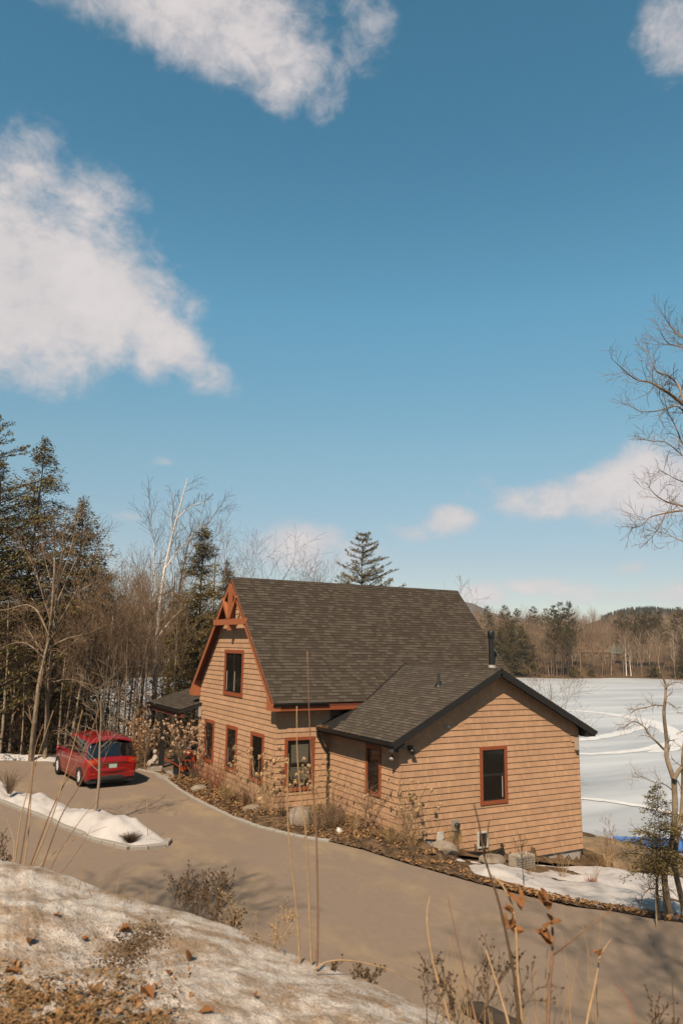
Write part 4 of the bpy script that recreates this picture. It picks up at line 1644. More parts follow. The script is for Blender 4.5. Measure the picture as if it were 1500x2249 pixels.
rock('boulder', 'large grey boulder in the bed in front of the wide window', (-2.05, 2.72, -1.80), (.46, .40, .46), 3, cat='boulder')
rock('rock', 'flat topped rock by the foundation between two snow patches', (.85, -1.15, -2.25), (.48, .34, .28), 5)
rock('rock', 'small rounded rock beside the window well and dry grass clump', (2.3, -1.7, -2.6), (.42, .32, .26), 8)
rock('rock', 'low stone among leaves near the end of the kerb', (-2.75, 5.3, -1.9), (.35, .25, .14), 9)
rock('rock', 'pale stone on the leaves beside the red stemmed shrub', (-3.3, 9.6, -1.9), (.32, .25, .18), 12)
rock('garden_light', 'small white solar garden light standing in the dark mulch', (-1.63, .95, -1.84), (.09, .09, .11), 14, M_white, 'garden light')
o = MB().bar((13.3, 3.2, -4.25), (15.8, 1.2, -4.2), .5, .38).build('tarp', M_tarp)
tag(o, 'strip of bright blue tarp by the lake shore behind the bank', 'tarp')
for (p, s_, lab) in (((-3.35, 13.35, -1.99), (.55, .5, .07), 'lower grey stone slab at the foot of the porch walk'), ((-2.75, 13.75, -1.97), (.55, .55, .12), 'upper grey stone slab in front of the porch deck')):
    o = MB().box((p[0] - s_[0], p[1] - s_[1], p[2] - .05), (p[0] + s_[0], p[1] + s_[1], p[2] + s_[2])).build('stone_slab', M_granite)
    tag(o, lab, 'stone slab', 'stone slabs at the porch')
st = [at(323, 1752, 22.9), at(325, 1800, 22.75), at(325, 1852, 22.7)]
tag(MB().path(st, .010, 6).build('marker_stake', M_cane), 'thin straw coloured driveway marker stake at the tip of the snow', 'stake')
st = [at(634, 1655, 24.3), at(633, 1740, 24.3), at(632, 1822, 24.3)]
tag(MB().path(st, .009, 6).build('marker_stake', M_cane), 'thin driveway marker stake beside the boulder and kerb', 'stake')

# garden statue: seated figure on a block
sx, sy = -3.42, 15.6
stt = thing('garden_statue', 'pale stone statue of a seated figure beside the porch', 'statue', (sx, sy, -2.0))
MB().box((sx - .30, sy - .22, -2.02), (sx + .30, sy + .22, -1.80)).build('plinth', M_statue, stt)
b = MB()
b.path([(sx, sy, -1.80), (sx, sy, -1.62), (sx - .01, sy, -1.42), (sx - .02, sy, -1.28)], [.20, .19, .14, .06], 12)
b.path([(sx - .02, sy - .10, -1.70), (sx - .26, sy - .16, -1.62), (sx - .33, sy - .15, -1.80)], [.10, .08, .06], 10)
b.path([(sx - .02, sy + .10, -1.70), (sx - .26, sy + .14, -1.62), (sx - .33, sy + .15, -1.80)], [.10, .08, .06], 10)
b.path([(sx, sy - .15, -1.40), (sx - .10, sy - .20, -1.55), (sx - .22, sy - .10, -1.56)], [.06, .05, .04], 8)
b.path([(sx, sy + .15, -1.40), (sx - .10, sy + .20, -1.55), (sx - .22, sy + .10, -1.56)], [.06, .05, .04], 8)
b.build('body', M_statue, stt, smooth=True)
MB().lathe((sx - .03, sy, -1.16), [(.0, -.13), (.07, -.11), (.105, 0), (.09, .08), (.0, .12)], 12).build('head', M_statue, stt, smooth=True)

# walk behind snow blower
bx, by, bz = -2.75, 13.3, -1.97
sb = thing('snow_blower', 'orange walk behind snow blower parked under the porch shrub', 'snow blower', (bx, by, -2.0))


def P3(x, y, z):
    return (bx + x * .82, by + y * .82, bz + z * .82)


h = MB()
f = [(.52, -.38), (.95, -.38), (.95, .38), (.52, .38)]
h.hexa([P3(.55, -.4, .08), P3(.95, -.4, .04), P3(.95, .4, .04), P3(.55, .4, .08), P3(.50, -.4, .52), P3(.85, -.4, .58), P3(.85, .4, .58), P3(.50, .4, .52)])
h.build('auger_housing', M_orange, sb)
MB().path([P3(.9, -.36, .26), P3(.9, .36, .26)], .16, 12).build('auger', M_plastic, sb)
e = MB()
e.hexa([P3(-.2, -.3, .30), P3(.5, -.3, .28), P3(.5, .3, .28), P3(-.2, .3, .30), P3(-.12, -.26, .52), P3(.5, -.26, .52), P3(.5, .26, .52), P3(-.12, .26, .52)])
e.build('body', M_orange, sb)
e = MB().box(P3(.0, -.22, .52), P3(.42, .22, .80))
en = e.build('engine', M_plastic, sb)
MB().box(P3(-.03, -.25, .80), P3(.45, .25, .86)).build('engine_cover', M_orange, en)
for y in (-.25, .25):
    MB().bar(P3(-.02, y, .52), P3(-.02, y, .82), .04, .04, up=(0, 1, 0)).build('frame_post', M_orange, en)
c_ = MB().path([P3(.55, 0, .5), P3(.52, -.02, .85), P3(.42, -.05, 1.12), P3(.22, -.10, 1.25), P3(.02, -.14, 1.18)], [.12, .11, .11, .12, .13], 12)
c_.build('chute', M_orange, sb, smooth=True)
for y in (-.40, .30):
    wv = MB().lathe(P3(.05, y, .19), [(.08, 0), (.165, 0), (.19, .025), (.19, .09), (.165, .115), (.08, .115)], 18, axis=1).build('wheel', M_tyre, sb, smooth=True)
    MB().lathe(P3(.05, y - .01, .18), [(.0, .0), (.075, -.005), (.075, .125), (.0, .13)], 12, axis=1).build('rim', M_grey, wv)
for y in (-.24, .24):
    MB().path([P3(-.15, y, .42), P3(-.7, y, .78), P3(-1.05, y, .95)], .022, 8).build('handlebar', M_orange, sb)
MB().box(P3(-.78, -.26, .76), P3(-.66, .26, .86)).build('control_panel', M_plastic, sb)

# ------------------------------------------------------------------ red minivan
van = thing('minivan', 'red minivan with tinted windows parked at the end of the driveway', 'minivan', (-6.25, 11.95, -1.99), rot=math.radians(5.6))
van.scale = (1.075, 1.075, 1.14)
LV = 5.15
_ys = [0.0, .06, .14, .24, .34, .46, .62, .9, 1.4, 2.2, 3.0, 3.35, 3.7, 4.05, 4.35, 4.7, 5.0, 5.15]
_zt = [.93, 1.02, 1.16, 1.39, 1.58, 1.69, 1.73, 1.75, 1.775, 1.785, 1.75, 1.66, 1.45, 1.22, 1.07, 1.00, .90, .62]
_wb = [.86, .93, .955, .97, .98, .985, .99, 1.0, 1.0, 1.0, 1.0, .995, .99, .98, .96, .90, .76, .52]     # half width at the belt
_wr = [.84, .89, .88, .85, .82, .81, .80, .80, .795, .79, .77, .71, .72, .76, .80, .74, .62, .42]      # half width at the roof
_zb = [.36, .32, .29, .26, .24, .22, .21, .21, .21, .21, .21, .21, .21, .21, .22, .24, .28, .34]


def vsec(y, t):
    """outline of the body at distance y from the tail: t 0 sill .. .5 belt .. .8 roof edge .. 1 roof middle"""
    zt, wb, wr, zb = (float(np.interp(y, _ys, k)) for k in (_zt, _wb, _wr, _zb))
    belt = min(1.03, zb + (zt - zb) * .80)
    re = max(belt, zt - .10)
    pts = [(wb * .93, zb), (wb * .985, zb + .12), (wb * 1.0, zb + (belt - zb) * .45), (wb * 1.012, zb + (belt - zb) * .72), (wb * .985, belt), (wb * .985 * .45 + wr * .55, belt + (re - belt) * .55), (wr, re), (wr * .86, zt - .035), (wr * .5, zt - .008), (0, zt)]
    ts = [0, .08, .25, .38, .5, .65, .78, .85, .92, 1.0]
    return float(np.interp(t, ts, [p[0] for p in pts])), float(np.interp(t, ts, [p[1] for p in pts]))


def vpatch(y0, y1, t0, t1, side, off=0.0, ny=10, nt=8):
    g = []
    for y in np.linspace(y0, y1, ny):
        r = []
        for t in np.linspace(t0, t1, nt):
            x, z = vsec(y, t)
            xa, za = vsec(y, min(1, t + .01))
            xb, zb = vsec(y, max(0, t - .01))
            n = V(za - zb, 0, -(xa - xb))
            zy = (vsec(min(LV, y + .03), t)[1] - vsec(max(0, y - .03), t)[1]) / .06
            n = n / (np.linalg.norm(n) + 1e-9)
            n[1] = -zy * abs(n[2])
            n /= np.linalg.norm(n) + 1e-9
            r.append((side * (x + n[0] * off), y + n[1] * off, z + n[2] * off))
        g.append(r)
    return g


mb = MB()
ys = np.unique(np.concatenate([np.linspace(0, .7, 22), np.linspace(.7, LV, 46)]))
ts = np.unique(np.concatenate([np.linspace(0, .5, 14), np.linspace(.5, 1, 20)]))
full = []
for y in ys:
    r = [vsec(y, t) for t in ts]
    full.append([(-x, y, z) for x, z in r] + [(x, y, z) for x, z in r[::-1][1:]])
mb.grid(full)
body = mb.build('body', M_red, van, smooth=True)
mb = MB()
e = full[0]
mb.add([(0, 0, .65)] + e, t=[(0, i + 1, i) for i in range(1, len(e))] + [(0, 1, len(e))])
mb.build('tailgate', M_red, van)
mb = MB()
e = full[-1]
mb.add([(0, LV, .5)] + e, t=[(0, i, i + 1) for i in range(1, len(e))] + [(0, len(e), 1)])
mb.build('front_panel', M_red, van)
MB().box((-.9, .05, .2), (.9, LV - .1, .3)).build('underbody', M_plastic, van)


def two(name, y0, y1, t0, t1, m_, off=.006, **k):
    for s in (-1, 1):
        MB().grid(vpatch(y0, y1, t0, t1, s, off, **k)).build(name, m_, van, smooth=True)


def rear(name, y0, y1, t0, m_, off=.008):
    g = []
    for y in np.linspace(y0, y1, 14):
        a = vpatch(y, y, t0, 1.0, -1, off, 1, 12)[0]
        b = vpatch(y, y, t0, 1.0, 1, off, 1, 12)[0]
        # keep the slope of the tailgate as the normal
        g.append(a + b[::-1][1:])
    return MB().grid(g).build(name, m_, van, smooth=True)


rear('rear_window', .10, .40, .70, M_carglass)
two('rear_quarter_glass', .13, .40, .54, .72, M_carglass)
two('side_window', .62, 1.72, .535, .745, M_carglass)
two('side_window', 1.80, 2.75, .535, .75, M_carglass)
two('side_window', 2.83, 3.62, .535, .72, M_carglass)
g = [vpatch(y, y, .74, 1.0, -1, .006, 1, 10)[0] + vpatch(y, y, .74, 1.0, 1, .006, 1, 10)[0][::-1][1:] for y in np.linspace(3.2, 4.05, 10)]
MB().grid(g).build('windscreen', M_carglass, van, smooth=True)
# roof spoiler over the tailgate
g = [[(x, y, vsec(.46, 1)[1] + .02 + zz - .12 * (x / .78) ** 2) for x in np.linspace(-.78, .78, 15)] for y, zz in ((.24, -.05), (.22, -.02), (.26, .015), (.6, .075))]
MB().grid(g).build('spoiler', M_red, van, smooth=True)
for s in (-1, 1):
    o = MB()
    o.grid([[(s * (.60 + .34 * u), -.012 + .10 * max(0, u - .3) ** 1.5, .86 + .19 * w - .02 * u) for w in (0, .5, 1)] for u in np.linspace(0, 1, 8)])
    lp_ = o.build('tail_lamp', M_lamp, van, smooth=True)
    MB().grid([[(s * (.72 + .20 * u), -.016 + .10 * max(0, .35 + u * .6 - .3) ** 1.5, .93 + .05 * w) for w in (0, 1)] for u in np.linspace(0, 1, 5)]).build('indicator', M_lampamber, lp_)
    two_ = MB().grid(vpatch(.0, .34, .44, .52, s, .010))
    two_.build('lamp_side', M_lamp, lp_, smooth=True)
    MB().box((s * .66, -.012, .50), (s * .86, .03, .545)).build('reflector', M_lamp, van)
bp_ = MB()
bp_.grid([[(x, -.03 + .12 * (x / .9) ** 2 + (.03 if w > .8 else 0), .30 + .16 * w) for w in np.linspace(0, 1, 5)] for x in np.linspace(-.90, .90, 15)])
bp_.build('bumper_valance', M_plastic, van, smooth=True)
g = [[(x, -.05 + .14 * (x / .92) ** 2 + yy, zz) for yy, zz in ((.05, .72), (.0, .68), (-.01, .60), (.03, .54))] for x in np.linspace(-.92, .92, 19)]
MB().grid(g).build('rear_bumper', M_red, van, smooth=True)
MB().box((-.62, -.018, .86), (.62, -.004, .885)).build('chrome_strip', M_chrome, van)
MB().box((-.19, -.02, .70), (.19, -.008, .845)).build('plate_recess', M_plastic, van)
pt = MB().box((-.155, -.03, .705), (.155, -.021, .84)).build('number_plate', M_plate, van)


def text(s, size, loc, rot, m_, parent, name='lettering'):
    c = bpy.data.curves.new(name, 'FONT')
    c.body = s
    c.size = size
    c.extrude = .002
    c.align_x = 'CENTER'
    o = bpy.data.objects.new(name, c)
    COL.objects.link(o)
    dg = bpy.context.evaluated_depsgraph_get()
    me = bpy.data.meshes.new_from_object(o.evaluated_get(dg))
    bpy.data.objects.remove(o)
    bpy.data.curves.remove(c)
    o = bpy.data.objects.new(name, me)
    me.materials.clear()
    me.materials.append(m_)
    COL.objects.link(o)
    o.parent = parent
    o.location = loc
    o.rotation_euler = rot
    return o


text('PACIFICA', .085, (-.52, -.014, .74), (math.pi / 2, 0, 0), M_chrome, van)
for s in (-1, 1):
    for y in (.93, 4.02):
        w_ = MB().lathe((s * .90, y, .355), [(.20, -.11), (.33, -.11), (.355, -.07), (.355, .07), (.33, .11), (.20, .11)], 26, axis=0).build('wheel', M_tyre, van, smooth=True)
        r_ = MB()
        r_.lathe((s * .90, y, .355), [(.225, -.112), (.235, -.10), (.235, .10), (.225, .112)], 24, axis=0)
        r_.lathe((s * (.90 + .095), y, .355), [(.0, .012 * s), (.06, .012 * s), (.07, -.01)], 14, axis=0)
        for q in range(10):
            a0 = q * math.pi / 5
            r_.bar((s * .99, y + .04 * math.cos(a0), .355 + .04 * math.sin(a0)), (s * .985, y + .225 * math.cos(a0), .355 + .225 * math.sin(a0)), .035, .03, up=(1, 0, 0))
        r_.build('rim', M_rim, w_)
        MB().lathe((s * .985, y, .355), [(.0, 0), (.22, 0)], 20, axis=0).build('brake_disc', M_plastic, w_)
        # wheel arch
        an = np.linspace(-.12 * math.pi, 1.12 * math.pi, 24)
        xa = vsec(y, .2)[0] + .008
        MB().grid([[(s * (xa - .004 * k), y + rr_ * math.cos(t_), .355 + rr_ * math.sin(t_)) for k, rr_ in enumerate((.36, .425))] for t_ in an]).build('wheel_arch', M_plastic, van, smooth=True)
    mr_ = MB().path([(s * .97, 3.55, 1.04), (s * 1.08, 3.52, 1.08), (s * 1.16, 3.50, 1.09), (s * 1.22, 3.50, 1.09)], [.03, .05, .095, .08], 10).build('side_mirror', M_red, van, smooth=True)
    for y in (1.92, 2.98):
        MB().path([(s * (vsec(y, .44)[0] + .02), y, vsec(y, .44)[1]), (s * (vsec(y, .44)[0] + .035), y + .11, vsec(y, .44)[1] + .003), (s * (vsec(y, .44)[0] + .02), y + .22, vsec(y, .44)[1])], .014, 6).build('door_handle', M_red, van)
    for y in (1.68, 2.78, 3.72):
        g = vpatch(y - .008, y + .008, .03, .5, s, .0025, 2, 16)
        MB().grid(g).build('door_gap', M_plastic, van)
    MB().grid(vpatch(1.35, 3.55, .0, .07, s, .014, 20, 4)).build('sill_trim', M_trim2, van, smooth=True)
    MB().bar((s * .70, .9, 1.755), (s * .70, 2.9, 1.765), .035, .03).build('roof_rail', M_black, van)
MB().path([(.45, .45, .30), (.45, .02, .30)], .04, 8).build('exhaust_pipe', M_plastic, van)

# ------------------------------------------------------------------ trees
def grow(r, p, d, L, r0, lev, out, P):
    """adds the segments of a branch and of everything that springs from it"""
    n = max(2, int(P['seg'][lev]))
    d = d / np.linalg.norm(d)
    st = L / n
    pts, rad, dirs = [p], [r0], [d]
    tip = P['tip'][lev]
    for i in range(n):
        d = d + r.normal(0, P['wig'][lev], 3)
        d[2] += P['trop'][lev] / n
        d = d / np.linalg.norm(d)
        p = p + d * st
        pts.append(p)
        dirs.append(d)
        rad.append(max(P['rmin'], r0 * (1 - (1 - tip) * (i + 1) / n)))
    for i in range(n):
        out.append((pts[i], pts[i + 1], rad[i], rad[i + 1], lev))
    if lev + 1 >= P['levels']:
        return
    k = P['kids'][lev]
    k = int(k + (r.random() < k - int(k)))
    a0 = r.random() * 6.28
    for j in range(k):
        t = P['from'][lev] + (1 - P['from'][lev]) * (j + r.random()) / k
        x = t * n
        i = min(n - 1, int(x))
        q = pts[i] + (pts[i + 1] - pts[i]) * (x - i)
        dd = dirs[i + 1]
        ref = V(0, 0, 1) if abs(dd[2]) < .9 else V(1, 0, 0)
        s1 = np.cross(dd, ref)
        s1 /= np.linalg.norm(s1)
        s2 = np.cross(dd, s1)
        az_ = a0 + j * 2.4 + r.normal(0, .5)
        ang = P['ang'][lev] * (1 + r.normal(0, .22))
        nd = dd * math.cos(ang) + (s1 * math.cos(az_) + s2 * math.sin(az_)) * math.sin(ang)
        grow(r, q, nd, L * P['ratio'][lev] * (1 - .55 * t + .25) * (.7 + .6 * r.random()), max(P['rmin'], rad[i] * P['rr'][lev] * (.75 + .4 * r.random())), lev + 1, out, P)


BARE = dict(levels=4, seg=(10, 6, 4, 2), wig=(.022, .11, .16, .2), trop=(.1, .35, .3, .1), tip=(.25, .3, .4, .5), rmin=.0055, kids=(13, 6, 5, 0), ang=(.70, .65, .65, .6), ratio=(.38, .45, .5, .5), rr=(.36, .55, .6, .6))
BARE['from'] = (.36, .2, .15, .1)


def bare_tree(label, base, h, r0, seed, lean=(0, 0), group=None, P=None, trunk=M_bark, twig=M_twig, cat='tree', name='bare_tree', start=None, extra=None):
    P = dict(BARE, **(P or {}))
    r = np.random.default_rng(seed)
    out = []
    b = V(*base)
    for (off, ln, hh, rr_) in (start or [((0, 0), lean, h, r0)]):
        o1 = []
        grow(r, b + V(off[0], off[1], -.15), V(ln[0], ln[1], 1), hh, rr_, 0, o1, P)
        top = max(o[1][2] for o in o1) - b[2]
        k = hh / top if not start else 1.0
        out += [(b + (o[0] - b) * k, b + (o[1] - b) * k, o[2], o[3], o[4]) for o in o1]
    t = thing(name, label, cat, tuple(b), group)
    A = [o for o in out if o[4] == 0]
    B = [o for o in out if o[4] > 0]
    for nm, S, m_, n in (('trunk', A, trunk, 8), ('branches', [o for o in B], twig, 4)):
        if not S:
            continue
        mb = MB()
        if nm == 'branches':
            lim = .045 if trunk is M_birch else .022
            big = [o for o in S if o[2] > lim]
            small = [o for o in S if o[2] <= lim]
            for S2, n2, mi in ((big, 5, 1), (small, 3, 0)):
                if S2:
                    mb.tubes([o[0] for o in S2], [o[1] for o in S2], np.array([o[2] for o in S2]), np.array([o[3] for o in S2]), n2, mi)
            mb.build('branches', [twig, trunk], t)
        else:
            mb.tubes([o[0] for o in S], [o[1] for o in S], np.array([o[2] for o in S]), np.array([o[3] for o in S]), n)
            mb.build('trunk', trunk, t, smooth=True)
    return t


def conifer(label, base, h, rad, seed, kind='hemlock', group=None, density=1.0, bare=.04, name=None, leaf=None, scale=1.0, cat='tree', lopsided=0.0, trunk_r=None):
    r = np.random.default_rng(seed)
    b = V(*base)
    t = thing(name or (kind + '_tree'), label, cat, tuple(b), group)
    tr_ = trunk_r or h * .011
    n = 9
    zz = np.linspace(0, 1, n)
    sway = np.stack([np.cumsum(r.normal(0, .012 * h / n * 3, n)), np.cumsum(r.normal(0, .012 * h / n * 3, n)), zz * h], 1)
    sway[0, :2] = 0
    MB().path(b + sway + V(0, 0, -.2), tr_ * (1 - zz * .93), 7, cap=False).build('trunk', M_darkbark, t, smooth=True)
    pine = kind == 'pine'
    nb = int((h * (7.5 if pine else 19)) * density)
    u = np.sort(r.random(nb)) * (1 - bare) + bare
    if pine:                                      # whorls
        k = max(6, int(h / .75))
        u = bare + (1 - bare) * (np.floor((u - bare) / (1 - bare) * k) + .5 + r.normal(0, .10, nb)) / k
        u = np.clip(u, bare, .985)
    prof = (np.sin(np.clip((1 - u) * 1.25, 0, 1) * math.pi / 2) ** .9) if not pine else (np.clip((1 - u) * 2.1, 0.05, 1) ** .75)
    Lb = rad * prof * ((.55 + .55 * r.random(nb)) if pine else (.40 + .75 * r.random(nb))) + .12 * scale
    az_ = r.random(nb) * 2 * math.pi
    Lb = Lb * (1 + lopsided * np.cos(az_))
    p0 = b + np.stack([np.interp(u, zz, sway[:, 0]), np.interp(u, zz, sway[:, 1]), u * h], 1)
    dirh = np.stack([np.cos(az_), np.sin(az_), 0 * az_], 1)
    rise = (.35 - .15 * r.random(nb)) if pine else (.55 * u + .10 + r.normal(0, .16, nb) - .25 * r.random(nb) * (1 - u))
    droop = (-.10 if pine else .38)

    def bpt(i, s):
        s = np.asarray(s)
        return p0[i] + dirh[i] * (Lb[i] * s)[:, None] + V(0, 0, 1) * (Lb[i] * (rise[i] * s - droop * s * s))[:, None]
    ii = np.arange(nb)
    mbw = MB()
    for a_0, a_1 in ((0, .5), (.5, 1)):
        rb = np.maximum(.008 * scale, Lb * .014)
        mbw.tubes(bpt(ii, np.full(nb, a_0)), bpt(ii, np.full(nb, a_1)), rb * (1 - a_0 * .7), rb * (1 - a_1 * .7), 3)
    mbw.build('branches', M_darkbark, t)
    per = np.maximum(3, (Lb / scale * (26 if pine else 40) * (1.0 if density < 2 else .8))).astype(int)
    I = np.repeat(ii, per)
    K = len(I)
    s = (1 - r.random(K) ** (1.7 if pine else 1.25) * (.72 if pine else .92))
    c = bpt(I, s)
    side = np.stack([-dirh[I, 1], dirh[I, 0], 0 * az_[I]], 1)
    lat = r.normal(0, 1, K) * (.16 if pine else .22) * Lb[I] * (1.05 - s * .75)
    c = c + side * lat[:, None] + r.normal(0, .05 * scale, (K, 3)) * V(1, 1, 1 if pine else 2.6)
    if not pine:
        c[:, 2] -= np.abs(lat) * .25
    if pine:
        d = dirh[I] * .5 + side * (lat / (np.abs(lat).max() + 1e-6))[:, None] + np.stack([r.normal(0, .45, K), r.normal(0, .45, K), .45 + r.normal(0, .4, K)], 1)
        ln, wd = (.15 + .12 * r.random(K)) * scale, (.022 + .02 * r.random(K)) * scale
    else:
        d = dirh[I] * .8 + side * np.sign(lat)[:, None] * (.4 + .6 * r.random(K))[:, None] + np.stack([0 * lat, 0 * lat, -.10 + r.normal(0, .55, K)], 1)
        ln, wd = (.13 + .16 * r.random(K)) * scale, (.022 + .026 * r.random(K)) * scale
    d /= np.linalg.norm(d, axis=1, keepdims=True)
    nv = np.stack([r.normal(0, .5, K), r.normal(0, .5, K), np.ones(K)], 1)
    w = np.cross(d, nv)
    w /= np.linalg.norm(w, axis=1, keepdims=True) + 1e-9
    v = np.stack([c - d * ln[:, None] * .3, c + w * wd[:, None] + d * ln[:, None] * .15, c + d * ln[:, None] * .7, c - w * wd[:, None] + d * ln[:, None] * .15], 1).reshape(-1, 3)
    q = np.arange(K * 4).reshape(-1, 4)
    mt = (r.random(nb) < (.5 if not pine else .0)).astype(int)[I]
    mb = MB()
    mb.add(v[np.repeat(mt == 0, 4)], q=np.arange((mt == 0).sum() * 4).reshape(-1, 4), mat=0)
    if (mt == 1).any():
        mb.add(v[np.repeat(mt == 1, 4)], q=np.arange((mt == 1).sum() * 4).reshape(-1, 4), mat=1)
    mb.build('crown', leaf or ([M_pine] if pine else [M_hemlock, M_hemlight]), t)
    return t


def stand(px, dist, dz=0.0):
    """the ground below a column of the photograph at a distance"""
    a, _ = azel(px, 1500)
    x, y = CAM[0] + dist * math.sin(a), CAM[1] + dist * math.cos(a)
    return (x, y, float(gh(x, y)) + dz)


def height_to(px, py, dist, base):
    _, e = azel(px, py)
    return CAM[2] + dist * math.tan(e) - base[2]


def put(fn, label, px, top, dist, *a, **k):
    b = stand(px, dist)
    return fn(label, b, height_to(px, top, dist, b), *a, **k)


LW = 'trees of the wood beyond the driveway'
put(conifer, 'tallest dark hemlock at the left edge of the wood', 48, 958, 51, 4.6, 101, group=LW, density=1.15, lopsided=.15)
put(conifer, 'dark hemlock with a ragged top right of the tallest hemlock', 148, 1088, 49, 3.6, 102, group=LW, density=1.2)
put(conifer, 'dense hemlock cut by the left picture edge', -30, 1010, 49, 4.4, 103, group=LW, density=1.1)
put(conifer, 'shorter hemlock filling the dark wood behind the pair of pale trunks', 190, 1230, 53, 3.8, 104, group=LW, density=1.2)
put(conifer, 'low bushy hemlock deep in the shade at the left', 20, 1330, 56, 4.0, 105, group=LW, density=1.2)
put(conifer, 'low dark hemlock behind the bare saplings left of the van', 118, 1340, 57, 4.0, 106, group=LW, density=1.2)
put(conifer, 'tall dark hemlock standing against the porch end of the house', 433, 1152, 56, 3.5, 107, group=LW, density=1.3)
put(conifer, 'shorter hemlock half hidden by the main gable', 486, 1232, 60, 2.7, 108, group=LW, density=1.2)
put(conifer, 'small hemlock at the foot of the white birch', 392, 1330, 54, 2.4, 109, group=LW, density=1.2)
put(conifer, 'white pine at the left edge with one bough reaching into the sky', -120, 880, 45, 6.2, 110, kind='pine', group=LW, density=1.2)
put(conifer, 'white pine with spreading boughs rising behind the main roof', 785, 1170, 62, 4.4, 119, kind='pine', density=2.4, bare=.35, lopsided=.12)

BR = 'bare broadleaf trees of the wood'
SL = dict(kids=(15, 6, 4, 0), ang=(.45, .55, .6, .6), trop=(.1, .8, .5, .2))
put(bare_tree, 'slim bare tree rising behind the front of the van', 165, 1230, 44.5, .085, 203, group=BR, lean=(.06, 0), P=SL)
put(bare_tree, 'bare tree with fine upswept twigs over the van roof', 228, 1250, 44, .085, 204, group=BR, P=SL)
put(bare_tree, 'bare tree with a pale trunk left of the lake gap', 262, 1200, 50, .09, 205, group=BR, P=SL)
put(bare_tree, 'slender bare tree in the middle of the lake gap', 288, 1190, 55, .09, 206, group=BR, P=SL)
put(bare_tree, 'thin bare tree right of the lake gap beside the birch', 315, 1215, 52, .08, 207, group=BR, P=SL)
put(bare_tree, 'dark twiggy bare tree close behind the white birch', 372, 1110, 58, .13, 209, group=BR, twig=M_twigdark, P=SL)
put(bare_tree, 'spreading bare tree rising between the two porch hemlocks', 462, 1105, 64, .17, 210, group=BR, P=dict(kids=(15, 7, 5, 0)))
put(bare_tree, 'broad bare tree with limbs fanning over the main gable peak', 560, 1150, 52, .20, 211, group=BR, lean=(.12, 0), P=dict(kids=(16, 8, 5, 0), ang=(.8, .7, .65, .6), ratio=(.55, .5, .5, .5)), twig=M_twigdark)
put(bare_tree, 'bare tree with drooping limbs right of the main gable peak', 625, 1190, 55, .17, 212, group=BR, lean=(.14, 0), P=dict(kids=(14, 7, 5, 0), ang=(.8, .7, .65, .6), ratio=(.5, .5, .5, .5)), twig=M_twigdark)
put(bare_tree, 'thin bare tree just left of the pine behind the roof', 722, 1215, 58, .10, 213, group=BR, P=SL)
put(bare_tree, 'bare tree top showing over the far end of the roof ridge', 985, 1262, 56, .15, 214, group=BR, P=dict(kids=(14, 7, 5, 0)))
put(bare_tree, 'small bare sapling seen against the ice beside the extension', 1200, 1385, 47, .07, 215, group=BR, P=dict(kids=(12, 6, 4, 0), ratio=(.45, .5, .5, .5)))
for k, (px, top, ds, r0, lab) in enumerate([
        (15, 1240, 44, .09, 'bare tree with wide side limbs at the left picture edge'), (140, 1290, 44, .06, 'thin crooked sapling between twin trunks and van'),
        (195, 1300, 43.5, .05, 'whippy sapling behind the van windscreen'), (214, 1340, 47, .06, 'forked sapling behind the van roof'), (246, 1330, 43, .05, 'sapling with red brown twigs behind the van'),
        (300, 1290, 46, .06, 'crooked sapling beside the porch post'), (275, 1350, 42, .05, 'low twiggy sapling right of the van'), (352, 1380, 49, .07, 'young grey tree next to the birch trunk'),
        (130, 1260, 55, .10, 'dim bare tree deep among the left hemlocks'), (60, 1380, 44, .05, 'low sapling spreading over the snow ridge'), (240, 1230, 62, .10, 'tall thin tree beyond the lake gap'), (305, 1250, 66, .10, 'pale tree far back beside the birch')]):
    put(bare_tree, lab, px, top, ds, r0, 230 + k, group=BR, P=dict(kids=(11, 6, 4, 0), trop=(.1, .5, .3, .1)), twig=M_twig if k % 3 else M_twigdark)

for k, (px, top, ds, r0, lab) in enumerate([
        (185, 1225, 47, .08, 'grey bare tree above the middle of the van'), (205, 1250, 51, .07, 'bare tree with forked top above the van tailgate'), (222, 1215, 55, .09, 'tall bare tree left of the lake gap'),
        (253, 1260, 46, .06, 'pale slim trunk at the left side of the lake gap'), (268, 1225, 58, .09, 'fine twigged tree over the lake gap'), (281, 1205, 60, .10, 'tallest fine twigged tree over the lake gap'),
        (296, 1240, 48, .07, 'pale trunk at the right side of the lake gap'), (310, 1195, 61, .10, 'tall tree with upswept twigs left of the birch'), (324, 1255, 47, .07, 'slim trunk just left of the birch foot'),
        (356, 1210, 60, .10, 'grey tree close behind the birch crown'), (384, 1250, 50, .07, 'slim tree in front of the porch hemlock'), (410, 1230, 62, .10, 'bare tree between the birch and the porch hemlock'), (505, 1160, 60, .11, 'bare tree just left of the main gable peak'), (660, 1215, 60, .10, 'bare tree left of the pine above the roof'), (35, 1290, 46, .09, 'pale bare tree left of the forked trunk'), (155, 1330, 45, .07, 'pale slim tree right of the straight trunk')]):
    put(bare_tree, lab, px, top, ds, r0, 270 + k, group=BR, P=dict(SL, kids=(18, 7, 4, 0), rmin=.0075), twig=M_twig, trunk=M_palebark)

